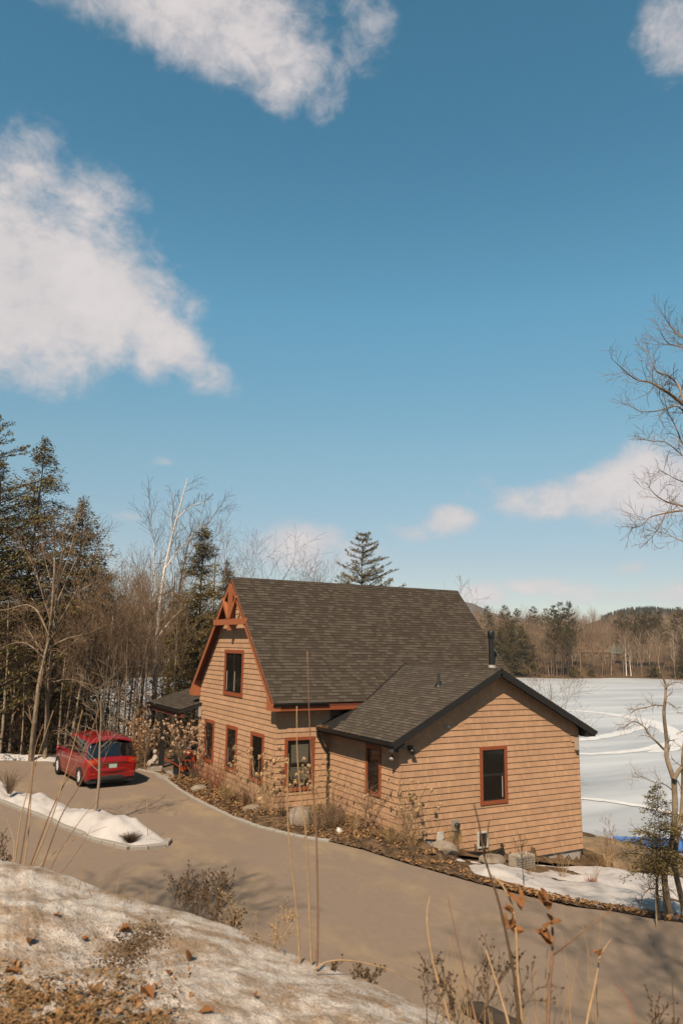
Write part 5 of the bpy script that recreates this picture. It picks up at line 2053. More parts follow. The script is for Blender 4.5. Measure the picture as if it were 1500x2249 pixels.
# brush under the trees: one tangled mass
out = []
r = np.random.default_rng(5)
PB = dict(BARE, levels=3, seg=(4, 3, 2, 2), kids=(7, 4, 0, 0), ang=(.6, .7, .6, .6), ratio=(.5, .5, .5, .5), rmin=.004, wig=(.12, .16, .2, .2))
PB['from'] = (.1, .1, .1, .1)
for _ in range(330):
    px, ds = r.uniform(-60, 420), r.uniform(44, 64)
    b = stand(px, ds)
    if 205 < px < 305:
        continue
    grow(r, V(*b), V(r.normal(0, .25), r.normal(0, .25), 1), r.uniform(1.0, 3.4), .016, 0, out, PB)
mb = MB()
S = [[o[i] for o in out] for i in range(4)]
mb.tubes(S[0], S[1], np.array(S[2]), np.array(S[3]), 3)
mb.build('undergrowth', M_twigdark, kind='stuff')
# beech brush that kept its tan leaves
pts = []
for _ in range(2600):
    px, ds = r.normal(312, 22), r.uniform(39, 45)
    b = stand(px, ds)
    z = r.gamma(3, .45)
    pts.append((b[0], b[1], b[2] + min(z, 3.4)))
leaves(len(pts), np.array(pts), .10, 'beech_leaves', M_leaf, flat=1.3)
pts = []
for _ in range(2600):
    px, ds = r.uniform(-40, 230), r.uniform(45, 54)
    b = stand(px, ds)
    pts.append((b[0], b[1], b[2] + .1 + 2.6 * r.random() ** 2))
leaves(len(pts), np.array(pts), .12, 'beech_leaves', M_leaf, flat=1.3)

# island sapling
b = onplane(208, 1803, -1.8)
bare_tree('smooth grey sapling planted in the snow of the driveway island', tuple(b), 5.6, .062, 301, lean=(.05, .035), P=dict(kids=(12, 5, 4, 0), seg=(12, 6, 4, 2), ratio=(.42, .45, .5, .5), ang=(.85, .6, .6, .6), rmin=.0048, tip=(.2, .3, .4, .5)), name='sapling', twig=M_palebark, trunk=M_palebark)
# right hand trees
PR = dict(kids=(9, 7, 6, 0), seg=(10, 7, 5, 2), ratio=(.42, .5, .5, .5), ang=(.9, .8, .7, .6), wig=(.13, .2, .22, .2), rmin=.003, trop=(.1, .2, .3, .1))
def limbs(root, LIMB, depth, r, P, twig, trunk, per=3, ln=(.28, .16), cap=2.2, wob=.35, jit=.5, nb=5, mn=.006):
    """limbs that follow given lines, with twigs springing from them"""
    out = []
    for L_, r0, twiggy in LIMB:
        dep = depth + r.normal(0, jit)
        Q = np.array([at(x, y, dep + wob * math.sin(i * 1.7 + (r0[0] if isinstance(r0, tuple) else r0) * 90)) for i, (x, y) in enumerate(L_)])
        n = len(Q)
        tt = np.linspace(0, 1, (n - 1) * 3 + 1)
        Q = np.stack([np.interp(tt, np.linspace(0, 1, n), Q[:, k]) for k in range(3)], 1)
        Q[1:-1] = (Q[:-2] + 2 * Q[1:-1] + Q[2:]) / 4
        n = len(Q)
        rad = np.linspace(r0[0], r0[1], n) if isinstance(r0, tuple) else np.linspace(r0, mn, n)
        MBt = MB().path(Q, rad, 8 if rad[0] > .03 else 5)
        out.append(MBt)
        tw = []
        full = np.linalg.norm(Q[-1] - Q[0])
        for i in range(int(n * .18), n - 1):
            for _ in range(int(per * twiggy + r.random())):
                q = Q[i] + (Q[i + 1] - Q[i]) * r.random()
                d = Q[i + 1] - Q[i]
                d = d / np.linalg.norm(d) + r.normal(0, .75, 3) + V(0, 0, .15)
                grow(r, q, d, (ln[0] + ln[1] * r.random()) * min(full, cap), max(mn, rad[i] * .35), 2, tw, P)
        if tw:
            S = [[o[i] for o in tw] for i in range(4)]
            MBt.tubes(S[0], S[1], np.array(S[2]), np.array(S[3]), 3, 1)
    for i, mb_ in enumerate(out):
        mb_.build('limb', [trunk, twig], root)


PR = dict(BARE, levels=4, seg=(4, 5, 4, 3), kids=(0, 4, 5, 0), ratio=(.5, .5, .5, .5), ang=(.9, .8, .8, .6), wig=(.13, .2, .25, .3), rmin=.0022, trop=(.1, .2, .25, .1))
r = np.random.default_rng(21)
b = onplane(1470, 2004, -2.05)
gt = thing('gnarled_tree', 'gnarled grey tree with forked trunk at the right edge beside the driveway', 'tree', tuple(b))
limbs(gt, [([(1471, 2012), (1470, 2004), (1463, 1965), (1457, 1927), (1465, 1883), (1478, 1837), (1482, 1772), (1479, 1712)], (.075, .060), 0),
           ([(1502, 2012), (1499, 1986), (1488, 1940), (1479, 1901), (1483, 1862), (1486, 1830)], (.065, .055), 0),
           ([(1479, 1712), (1462, 1664), (1464, 1630), (1456, 1566), (1461, 1532), (1461, 1501), (1452, 1480), (1462, 1455)], (.055, .012), .55),
           ([(1479, 1712), (1490, 1692), (1502, 1678), (1516, 1640), (1512, 1590), (1520, 1540)], (.05, .015), .6),
           ([(1457, 1646), (1440, 1628), (1426, 1617), (1413, 1594), (1395, 1584), (1380, 1588), (1368, 1600)], (.028, .006), 1.0),
           ([(1455, 1550), (1440, 1548), (1421, 1553), (1400, 1556), (1384, 1566)], (.018, .005), 1.2),
           ([(1461, 1510), (1475, 1500), (1492, 1498), (1506, 1505)], (.015, .005), 1.0), ([(1459, 1540), (1476, 1548), (1490, 1566)], (.014, .004), 1.0),
           ([(1480, 1740), (1460, 1722), (1435, 1718), (1410, 1708), (1385, 1705)], (.014, .004), .8), ([(1481, 1790), (1465, 1775), (1450, 1790)], (.012, .004), 1.0),
           ([(1484, 1850), (1497, 1790), (1500, 1720), (1498, 1660), (1506, 1600)], (.06, .03), .2)], 17.0, r, PR, M_twig, M_bark, per=1.3, ln=(.22, .2), cap=1.0, wob=.1, jit=.08, mn=.004)
b = onplane(1444, 2012, -2.05)
gs = thing('sapling', 'thin crooked sapling left of the gnarled forked tree', 'tree', tuple(b))
limbs(gs, [([(1445, 2016), (1441, 1953), (1443, 1922), (1452, 1896), (1456, 1868)], (.04, .018), .3), ([(1441, 1953), (1425, 1950), (1410, 1968), (1405, 1990)], (.014, .005), .8), ([(1443, 1930), (1420, 1900), (1400, 1892), (1385, 1880)], (.012, .004), 1.0),
           ([(1452, 1896), (1440, 1870), (1425, 1850), (1418, 1830)], (.012, .004), 1.0), ([(1441, 1958), (1470, 1950), (1490, 1975)], (.014, .006), .5)], 17.0, r, PR, M_twigdark, M_bark, per=1.4, ln=(.3, .25), cap=.9, wob=.05, jit=.05, mn=.003)
b = stand(1432, 19.5)
conifer('small young hemlock beside the gnarled forked tree', (b[0], b[1], b[2]), height_to(1432, 1722, 19.5, b), 1.05, 304, density=2.3, bare=.36, scale=.33, name='young_hemlock', trunk_r=.026)
b = stand(1412, 19)
bare_tree('reddish twiggy bush in the snow beside the young hemlock', b, 1.5, .02, 305, P=dict(BARE, kids=(10, 6, 4, 0), ang=(.8, .7, .6, .6), ratio=(.5, .5, .5, .5), rmin=.003), twig=M_twigdark, cat='bush', name='bare_bush')
# big oak: trunk outside the frame, limbs reaching in from the right
r = np.random.default_rng(12)
ob = stand(1640, 21)
oak = thing('oak_tree', 'large bare oak whose limbs reach into the sky at the right edge', 'tree', ob)
T = [V(*ob) + V(0, 0, -.2), at(1650, 1600, 21), at(1625, 1350, 21), at(1610, 1150, 21), at(1600, 950, 21), at(1585, 760, 21), at(1575, 600, 21)]
MB().path(T, [.27, .22, .20, .17, .13, .09, .05], 10, cap=False).build('trunk', M_bark, oak, smooth=True)
out = []
PO = dict(BARE, levels=4, seg=(4, 6, 4, 2), kids=(0, 7, 5, 0), ratio=(.5, .55, .5, .5), ang=(.8, .75, .7, .6), wig=(.1, .17, .2, .2), rmin=.0036, trop=(.1, .12, .25, .1))
LIMB = [([(1600, 940), (1520, 905), (1480, 872), (1450, 852), (1425, 838), (1398, 836), (1375, 818), (1340, 785)], .075),
        ([(1520, 905), (1498, 880), (1492, 850), (1470, 825), (1440, 818), (1430, 790), (1415, 765)], .05),
        ([(1600, 985), (1530, 950), (1490, 886), (1450, 902), (1405, 906), (1375, 885)], .045),
        ([(1590, 850), (1540, 775), (1495, 762), (1465, 755), (1448, 728)], .045), ([(1585, 780), (1530, 745), (1490, 740), (1470, 715), (1455, 690)], .045),
        ([(1610, 1060), (1540, 1020), (1500, 980), (1480, 930), (1465, 905), (1455, 860)], .04),
        ([(1610, 1090), (1545, 1045), (1495, 998), (1460, 968), (1430, 970), (1405, 962)], .035),
        ([(1615, 1160), (1550, 1110), (1500, 1112), (1460, 1102), (1435, 1085), (1418, 1060)], .05),
        ([(1615, 1170), (1560, 1125), (1500, 1120), (1455, 1128), (1425, 1135), (1410, 1155), (1385, 1160)], .045),
        ([(1460, 1128), (1450, 1155), (1430, 1180), (1412, 1198)], .02), ([(1620, 1230), (1560, 1210), (1500, 1190), (1475, 1178), (1440, 1165)], .035), ([(1600, 1020), (1545, 1070), (1500, 1060), (1470, 1045), (1445, 1030)], .03)]
limbs(oak, [(L_, r0 * .8, 1.0) for L_, r0 in LIMB], 21, r, dict(PO, kids=(0, 0, 6, 0)), M_twig, M_bark, per=1.25, ln=(.22, .16), cap=2.0)

PW = dict(BARE, levels=4, seg=(4, 5, 5, 3), kids=(0, 4, 6, 0), ratio=(.5, .5, .5, .5), ang=(.8, .6, .6, .6), wig=(.1, .1, .12, .18), rmin=.0065, trop=(.1, .3, .45, .2))
r = np.random.default_rng(31)


def lined(name, label, foot, depth, LIMB, twig, trunk, **k):
    b = at(foot[0], foot[1], depth)
    t = thing(name, label, 'tree', (b[0], b[1], float(gh(b[0], b[1]))), BR)
    limbs(t, LIMB, depth, r, PW, twig, trunk, **dict(dict(per=1.6, ln=(.16, .16), cap=7.0, wob=.3, jit=.15, mn=.011), **k))


lined('bare_tree', 'pale bare tree with forked trunk nearest the snow ridge', (69, 1668), 37.4, [
    ([(66, 1690), (69, 1664), (77, 1588), (86, 1504), (96, 1455), (106, 1412), (114, 1352), (120, 1260), (121, 1200), (118, 1150)], (.145, .02), .8),
    ([(90, 1480), (108, 1400), (140, 1350), (168, 1304), (200, 1283), (224, 1272)], .05, 1.3), ([(114, 1352), (145, 1280), (176, 1212), (204, 1160)], .045, 1.3), ([(118, 1310), (150, 1230), (165, 1170), (176, 1130)], .035, 1.2),
    ([(108, 1395), (84, 1340), (60, 1326), (20, 1338), (-15, 1345)], .045, 1.3), ([(98, 1445), (60, 1410), (25, 1412), (-20, 1440)], .04, 1.3), ([(112, 1365), (90, 1290), (70, 1230), (40, 1190)], .04, 1.3), ([(104, 1425), (150, 1400), (195, 1392), (235, 1370)], .035, 1.2)], M_twig, M_bark)
lined('bare_tree', 'straight pale bare trunk just right of the forked one', (99, 1664), 37.8, [
    ([(97, 1690), (99, 1661), (104, 1578), (107, 1498), (116, 1420), (122, 1340), (132, 1260), (138, 1212), (140, 1160)], (.125, .02), .8),
    ([(110, 1470), (140, 1430), (175, 1400), (215, 1345)], .04, 1.3), ([(118, 1400), (150, 1330), (185, 1270), (210, 1220), (216, 1190)], .04, 1.3), ([(112, 1450), (85, 1420), (55, 1370), (30, 1300)], .04, 1.3), ([(124, 1330), (110, 1270), (95, 1210), (92, 1170)], .03, 1.2), ([(108, 1500), (150, 1490), (190, 1500), (230, 1520)], .03, 1.2)], M_twig, M_bark)
lined('birch_tree', 'white barked birch bending right above the porch', (333, 1640), 53, [
    ([(331, 1690), (333, 1640), (338, 1540), (343, 1440), (350, 1330), (362, 1250), (378, 1180), (397, 1110), (413, 1050)], (.19, .035), .35),
    ([(346, 1400), (362, 1380), (385, 1352), (400, 1338)], (.075, .03), .8), ([(350, 1330), (336, 1250), (340, 1190), (330, 1150), (334, 1105)], (.05, .012), 1.3), ([(362, 1250), (390, 1210), (420, 1180), (450, 1140)], (.05, .012), 1.3),
    ([(378, 1180), (376, 1130), (384, 1080)], (.04, .012), 1.3), ([(388, 1140), (420, 1110), (455, 1100)], (.04, .012), 1.3), ([(345, 1420), (322, 1370), (310, 1300), (318, 1240)], (.05, .012), 1.2), ([(340, 1500), (365, 1470), (380, 1420)], (.04, .012), 1.0)], M_twigdark, M_birch)
lined('bare_tree', 'tall bare tree with wide fine crown close right of the birch', (365, 1640), 57, [
    ([(362, 1690), (365, 1600), (370, 1480), (382, 1380), (396, 1280), (412, 1200), (428, 1140)], (.15, .02), .8),
    ([(396, 1280), (430, 1230), (460, 1190), (490, 1165)], .05, 1.4), ([(405, 1235), (440, 1180), (470, 1130), (486, 1110)], .045, 1.4), ([(412, 1200), (440, 1150), (450, 1100)], .04, 1.4), ([(385, 1360), (420, 1310), (450, 1290)], .045, 1.2), ([(400, 1260), (385, 1200), (390, 1140)], .04, 1.4)], M_twigdark, M_bark)

# trees behind the photographer: only their shadows fall into view
TB = dict(kids=(14, 8, 5, 0), rmin=.012)
TB['from'] = (.5, .2, .15, .1)
bare_tree('tall bare tree behind the photographer left of the camera', (-18.8, -14.6, 2.0), 17, .13, 401, P=TB, group='trees behind the camera')
bare_tree('second tall bare tree behind the photographer', (-13.0, -22.5, 2.3), 20, .11, 402, P=TB, group='trees behind the camera')

# ------------------------------------------------------------------ far shore
r = np.random.default_rng(77)
protos = []
for k in range(7):
    out = []
    PF = dict(BARE, levels=3, seg=(5, 3, 2, 2), kids=(15, 6, 0, 0), ang=(.55, .6, .6, .6), ratio=(.42, .5, .5, .5), rmin=.022, trop=(.1, .6, .3, .1), wig=(.04, .1, .15, .2))
    PF['from'] = (.25, .2, .1, .1)
    grow(r, V(0, 0, 0), V(r.normal(0, .05), r.normal(0, .05), 1), 1.0 * 14, .13, 0, out, PF)
    mb = MB()
    S = [[o[i] for o in out] for i in range(4)]
    mb.tubes(S[0], S[1], np.array(S[2]), np.array(S[3]), 3)
    protos.append((np.vstack(mb.v), np.vstack(mb.q)))
far = {0: MB(), 1: MB()}
cnt = 0
for _ in range(2300):
    a_ = r.uniform(-.05, 1.02)
    f = r.random() ** 1.5 * 235 + 3
    if 0.12 < a_ < .62 and r.random() < .45:      # behind the house and wood: fewer are seen
        continue
    R_ = float(shore_r(np.array(a_))) + f
    x, y = CAM[0] + R_ * math.sin(a_), CAM[1] + R_ * math.cos(a_)
    z = float(gh(x, y))
    v, q = protos[int(r.integers(0, len(protos)))]
    s = r.uniform(.55, .92)
    c_, s_ = math.cos(r.random() * 6.28), math.sin(r.random() * 6.28)
    an = r.random() * 6.28
    c_, s_ = math.cos(an), math.sin(an)
    vv_ = np.stack([v[:, 0] * c_ - v[:, 1] * s_, v[:, 0] * s_ + v[:, 1] * c_, v[:, 2]], 1) * s + V(x, y, z - .1)
    far[int(r.random() < .16)].add(vv_, q=q)
far[0].build('far_woods', M_fartwig, kind='stuff')
far[1].build('far_woods', M_farpale, kind='stuff')
FP = 'pines and hemlocks on the far shore'
# photo column, top, distance beyond the shore, crown radius, kind, label
for k, (px, top, f, rad, kd, lab) in enumerate([
        (1068, 1331, 120, 3.2, 'pine', 'leftmost small far pine just right of the roof edge'), (1107, 1330, 45, 4.0, 'pine', 'far pine with an open layered top nearest the chimney pipe'), (1138, 1337, 150, 3.0, 'pine', 'little pine top between the open pine and the flat one'),
        (1172, 1333, 90, 3.6, 'pine', 'flat topped far pine left of the tall group'), (1197, 1337, 130, 3.2, 'pine', 'lower pine touching the left of the tall group'), (1213, 1330, 70, 3.8, 'pine', 'left pine of the tall far group'),
        (1231, 1323, 60, 4.4, 'pine', 'broad middle pine of the tall far group'), (1245, 1321, 64, 3.6, 'pine', 'right and highest pine of the tall far group'),
        (1100, 1378, 6, 3.4, 'hemlock', 'dark hemlock on the shore behind the chimney pipe'), (1124, 1366, 8, 3.6, 'hemlock', 'taller shore hemlock right of the chimney pipe'), (1144, 1374, 5, 4.4, 'hemlock', 'broad bushy shore hemlock reaching the ice'), (1160, 1400, 7, 3.2, 'hemlock', 'short shore hemlock at the right of the bushy one'),
        (1213, 1370, 10, 3.6, 'pine', 'mid height pine below the tall far group'), (1243, 1372, 9, 3.6, 'pine', 'darker mid height pine below the tall far group'), (1085, 1395, 5, 3.6, 'hemlock', 'far hemlock partly behind the roof edge'),
        (1363, 1346, 110, 4.4, 'pine', 'dark pine left of the right hand pine clump'), (1391, 1341, 95, 6.0, 'pine', 'wide olive pine in the right hand clump'), (1418, 1341, 100, 5.2, 'pine', 'olive pine in the middle of the right hand clump'), (1440, 1344, 120, 4.6, 'pine', 'smaller pine right of the right hand clump'),
        (1488, 1334, 70, 5.0, 'pine', 'tall pine at the right picture edge'), (1512, 1345, 60, 5.0, 'pine', 'pine cut by the right picture edge'), (1432, 1455, 5, 3.0, 'hemlock', 'low round shore conifer at the right'), (1495, 1400, 12, 3.4, 'hemlock', 'dark shore hemlock at the right picture edge'),
        (1258, 1460, 8, 2.4, 'hemlock', 'low dark conifer on the far bank under the tall group'), (1300, 1468, 6, 2.0, 'hemlock', 'small dark bush like conifer on the far bank')]):
    a_, e_ = azel(px, top)
    R_ = float(shore_r(np.array(a_))) + min(f, 3 + f * .22)
    b = (CAM[0] + R_ * math.sin(a_), CAM[1] + R_ * math.cos(a_))
    b = (b[0], b[1], float(gh(*b)))
    conifer(lab, b, CAM[2] + R_ * math.tan(e_) - b[2], rad, 500 + k, kind=kd, group=FP, scale=2.2, density=1.0 if kd == 'pine' else .6, bare=.38 if kd == 'pine' else .08, leaf=[M_farpine, M_farpine], trunk_r=.22)
# mixed evergreens among the far woods behind the left wood
mbk = MB()
for k, (px, top, f) in enumerate([(230, 1290, 20), (275, 1305, 35), (330, 1300, 15), (360, 1320, 30), (205, 1330, 10), (300, 1330, 12), (400, 1300, 25), (250, 1350, 8)]):
    a_, e_ = azel(px, top)
    R_ = float(shore_r(np.array(a_))) + f
    b = (CAM[0] + R_ * math.sin(a_), CAM[1] + R_ * math.cos(a_))
    b = (b[0], b[1], float(gh(*b)))
    conifer(['olive far evergreen left of the lake gap', 'second olive evergreen beyond the lake gap', 'far evergreen behind the birch trunk', 'pale far evergreen right of the birch', 'low far evergreen above the van', 'low evergreen over the middle of the lake gap', 'far evergreen behind the porch hemlock', 'small evergreen on the shore over the van'][k],
            b, min(26, CAM[2] + R_ * math.tan(e_) - b[2]), 5.0, 540 + k, kind='pine', group=FP, scale=2.4, density=.7, bare=.1, leaf=[M_farpine, M_farpine], trunk_r=.25)
# pale birches on the far shore
for k, (px, top, lab) in enumerate([(1370, 1388, 'white forked birch on the far shore'), (1382, 1425, 'pale straight birch right of the forked far birch')]):
    a_, e_ = azel(px, top)
    R_ = float(shore_r(np.array(a_))) + 6
    b = (CAM[0] + R_ * math.sin(a_), CAM[1] + R_ * math.cos(a_))
    b = (b[0], b[1], float(gh(*b)))
    bare_tree(lab, b, CAM[2] + R_ * math.tan(e_) - b[2], .15, 560 + k, P=dict(levels=3, kids=(9, 4, 0, 0), rmin=.035, ang=(.4, .5, .6, .6)), trunk=M_birch, twig=M_farpale, name='birch_tree', group='birches on the far shore')
# two cottages among the far trees
for px, py, f, w_, m_, lab in ((1296, 1412, 75, 6.5, M_brownroof, 'cottage with tan roof among the far bare trees'), (1358, 1416, 80, 5.5, M_greenroof, 'cottage with green roof among the far bare trees')):
    a_, e_ = azel(px, py)
    R_ = float(shore_r(np.array(a_))) + f
    x, y = CAM[0] + R_ * math.sin(a_), CAM[1] + R_ * math.cos(a_)
    zt = CAM[2] + R_ * math.tan(e_)
    zg = float(gh(x, y)) - .3
    t = thing('cottage', lab, 'cottage', (x, y, zg))
    ux, uy = math.cos(a_), -math.sin(a_)

    def Q(u, n, z):
        return (x + ux * u + uy * n * -1, y + uy * u + ux * n, z)
    wl = MB()
    wl.hexa([Q(-w_, -4, zg), Q(w_, -4, zg), Q(w_, 4, zg), Q(-w_, 4, zg), Q(-w_, -4, zt - 3.4), Q(w_, -4, zt - 3.4), Q(w_, 4, zt - 3.4), Q(-w_, 4, zt - 3.4)])
    wl.build('wall', M_cottage, t)
    rf = MB()
    rf.add([Q(-w_ - .6, -4.6, zt - 3.5), Q(w_ + .6, -4.6, zt - 3.5), Q(w_ * .55, 0, zt), Q(-w_ * .55, 0, zt), Q(-w_ - .6, 4.6, zt - 3.5), Q(w_ + .6, 4.6, zt - 3.5)], q=[(0, 1, 2, 3), (5, 4, 3, 2)], t=[(1, 5, 2), (4, 0, 3)])
    rf.build('roof', m_, t)
    for u in (-w_ * .5, 0, w_ * .5):
        MB().hexa([Q(u - .5, -4.06, zt - 5.2), Q(u + .5, -4.06, zt - 5.2), Q(u + .5, -3.9, zt - 5.2), Q(u - .5, -3.9, zt - 5.2), Q(u - .5, -4.06, zt - 4), Q(u + .5, -4.06, zt - 4), Q(u + .5, -3.9, zt - 4), Q(u - .5, -3.9, zt - 4)]).build('window', M_glass, t)


def far_hill(name, pxs, dist, depth, seed, m_):
    n = 60
    X = np.linspace(pxs[0][0], pxs[-1][0], n)
    Y = np.interp(X, [p[0] for p in pxs], [p[1] for p in pxs])
    g = []
    for x, y in zip(X, Y):
        a_, e_ = azel(x, y)
        top = CAM[2] + dist * math.tan(e_) + 3 * float(vnoise(x * .05, 0, seed))
        row = []
        for k in np.linspace(0, 1, 12):
            R_ = dist - depth * (1 - k)
            row.append((CAM[0] + R_ * math.sin(a_), CAM[1] + R_ * math.cos(a_), -3 + (top + 3) * math.sin(k * math.pi / 2) ** 1.3))
        for k in (.3, 1):
            R_ = dist + depth * k
            row.append((CAM[0] + R_ * math.sin(a_), CAM[1] + R_ * math.cos(a_), top * (1 - k) - 3 * k))
        g.append(row)
    return MB().grid(g).build(name, m_, smooth=True, kind='structure')


far_hill('hill', [(760, 1400), (900, 1325), (1000, 1318), (1040, 1326), (1075, 1344), (1120, 1362), (1200, 1400)], 1900, 500, 3, M_farhill)
far_hill('hill', [(1280, 1378), (1340, 1354), (1380, 1343), (1430, 1341), (1480, 1346), (1560, 1357), (1700, 1385)], 640, 120, 9, M_farhill)
mb = MB()
for k in range(420):
    px = r.uniform(1320, 1600)
    top = np.interp(px, [1320, 1340, 1380, 1430, 1480, 1560, 1600], [1362, 1354, 1343, 1341, 1346, 1357, 1365]) + abs(r.normal(0, 3))
    R_ = 640 - r.uniform(-8, 40)
    a_, e_ = azel(px, top)
    z0 = CAM[2] + R_ * math.tan(e_) - 1.5
    c = V(CAM[0] + R_ * math.sin(a_), CAM[1] + R_ * math.cos(a_), z0)
    for j in range(4):
        hh_, w_ = 3.2, 1.9 - j * .42
        an = r.random() * 6 + np.arange(5) * 2 * math.pi / 5
        ring = c + np.stack([np.cos(an) * w_, np.sin(an) * w_, 0 * an + j * 1.5 - 2], 1)
        mb.add(np.vstack([ring, c + V(0, 0, j * 1.5 - 2 + hh_)]), t=[(i, (i + 1) % 5, 5) for i in range(5)])
mb.build('far_spruces', M_farspruce, kind='stuff')

# ------------------------------------------------------------------ plants in the bed
def quadball(mb, c, rad, n, size, r, mat=0, flat=.8):
    d = r.normal(0, 1, (n, 3))
    d /= np.linalg.norm(d, axis=1, keepdims=True)
    p = np.asarray(c) + d * (rad * (.55 + .45 * r.random(n)))[:, None] * V(1, 1, flat)
    a = r.normal(0, 1, (n, 3))
    a /= np.linalg.norm(a, axis=1, keepdims=True)
    b = np.cross(d, a)
    b /= np.linalg.norm(b, axis=1, keepdims=True) + 1e-9
    a = np.cross(b, d)
    s = (size * (.6 + .7 * r.random(n)))[:, None]
    v = np.stack([p - a * s, p + b * s * .7, p + a * s, p - b * s * .7], 1).reshape(-1, 3)
    mb.add(v, q=np.arange(n * 4).reshape(-1, 4), mat=mat)
    return mb


HEADS = []
for k in range(5):
    rr = np.random.default_rng(900 + k)
    mbh = MB()
    quadball(mbh, (0, 0, 0), 1.0, 46, .34, rr)
    HEADS.append((mbh.mesh('flower_head', M_flower), None))
HEADSP = []
for k in range(4):
    rr = np.random.default_rng(920 + k)
    mbh = MB()
    quadball(mbh, (0, 0, 0), 1.0, 34, .36, rr)
    HEADSP.append((mbh.mesh('flower_head', M_flowerpink), None))


def hydrangea(label, base, h, spread, nst, nheads, seed, head=.085, group='dried hydrangeas by the house walls', stem=M_cane, heads=HEADS, trunk=0.0, lean=(0, 0), kind='hydrangea', up=1.0):
    r = np.random.default_rng(seed)
    t = thing(kind, label, 'shrub', tuple(base), group)
    b = V(*base)
    mb = MB()
    tips = []
    if trunk:
        mb.path([b + V(0, 0, -.1), b + V(.01, .01, trunk * .5), b + V(0, 0, trunk)], [.035, .028, .03], 8)
    for i in range(nst):
        a = r.random() * 6.28
        rad = spread * math.sqrt(r.random())
        hh = h * (.55 + .5 * r.random()) if i > nst * .3 else h * (.85 + .15 * r.random())
        s0 = b + V(0, 0, trunk * .95) if trunk else b + V(math.cos(a), math.sin(a), 0) * spread * .18 * r.random() - V(0, 0, .05)
        e = b + V(math.cos(a) * rad + lean[0] * hh, math.sin(a) * rad + lean[1] * hh, hh)
        m1 = s0 + (e - s0) * V(.42, .42, .55) + V(r.normal(0, .07), r.normal(0, .07), .04 * h)
        mb.path([s0, m1, e], [.0085, .006, .004], 4, cap=False)
        tips.append(e)
        for _ in range(2):
            q = s0 + (e - s0) * (.4 + .5 * r.random())
            e2 = q + (e - s0) * .22 + r.normal(0, .17, 3)
            mb.path([q, e2], [.005, .003], 3, cap=False)
            tips.append(e2)
    mb.build('stems', stem, t)
    r.shuffle(tips)
    for e in tips[:nheads]:
        o = bpy.data.objects.new('flower_head', heads[int(r.integers(0, len(heads)))][0])
        COL.objects.link(o)
        o.parent = t
        o.location = V(*e) - b
        k = head * (.7 + .6 * r.random())
        o.scale = (k, k, k * .8)
        o.rotation_euler = tuple(r.random(3) * 6)
    return t


def G0(px, py, z=-1.95):
    p = onplane(px, py, z)
    return (p[0], p[1], z)


hydrangea('dried hydrangea by the third gable window with tan heads', G0(572, 1782), 2.05, 1.25, 17, 34, 601)
hydrangea('dried hydrangea low against the gable corner', G0(598, 1795), 1.35, .85, 10, 14, 602)
hydrangea('thin hydrangea standing in front of the wide window', G0(668, 1806), 2.0, 1.05, 12, 18, 603, head=.07)
hydrangea('pale hydrangea in the corner by the downspout', (-.75, 3.4, -1.95), 1.75, 1.0, 14, 22, 604, head=.06)
hydrangea('hydrangea with large round heads in front of the narrow window', G0(838, 1800), 2.15, .6, 12, 13, 605, head=.12)
hydrangea('small standard tree shaped hydrangea with a bare trunk', G0(803, 1822), 1.75, 1.0, 22, 10, 606, trunk=.62, head=.06, stem=M_twig)
hydrangea('dried hydrangea at the front corner of the extension', G0(886, 1838), 1.75, 1.1, 15, 22, 607, head=.075)
hydrangea('sparse hydrangea along the front wall beside the corner plant', G0(915, 1846), 1.35, .9, 9, 10, 608, head=.07)
hydrangea('low dry hydrangea under the second gable window', G0(512, 1752), 1.35, .9, 10, 14, 609, head=.07)
hydrangea('dry brown shrub beside the snow blower', G0(446, 1706), 1.2, .8, 10, 12, 610, head=.07, stem=M_canered)
hydrangea('big round shrub of pinkish tan flower heads in front of the porch', G0(394, 1714), 2.45, 1.05, 48, 144, 611, trunk=.75, head=.066, heads=HEADSP, group='flowering shrubs by the porch', stem=M_twig)
hydrangea('tan flowering shrub between the van and the porch post', G0(318, 1688), 2.1, .8, 30, 70, 612, trunk=.5, head=.06, heads=HEADSP, group='flowering shrubs by the porch', stem=M_twig)


def fan(name, label, base, h, spread, n, r0, material, seed, cat, group=None, curve=.15, kink=.0):
    """stems or blades fanning out of one crown"""
    r = np.random.default_rng(seed)
    t = thing(name, label, cat, tuple(base), group)
    b = V(*base)
    mb = MB()
    for i in range(n):
        a = r.random() * 6.28
        sp = spread * r.random() ** .7
        hh = h * (.45 + .55 * r.random())
        d = V(math.cos(a), math.sin(a), 0)
        s0 = b + d * .10 * spread * r.random() - V(0, 0, .05)
        e = b + d * sp + V(0, 0, hh)
        m_ = (s0 + e) / 2 + V(0, 0, curve * hh) - d * sp * .12 + r.normal(0, kink, 3)
        mb.path([s0, m_, e], [r0, r0 * .8, r0 * .4], 3, cap=False)
    mb.build('stems' if name.endswith('shrub') else 'blades', material, t, kind='stuff')
    return t


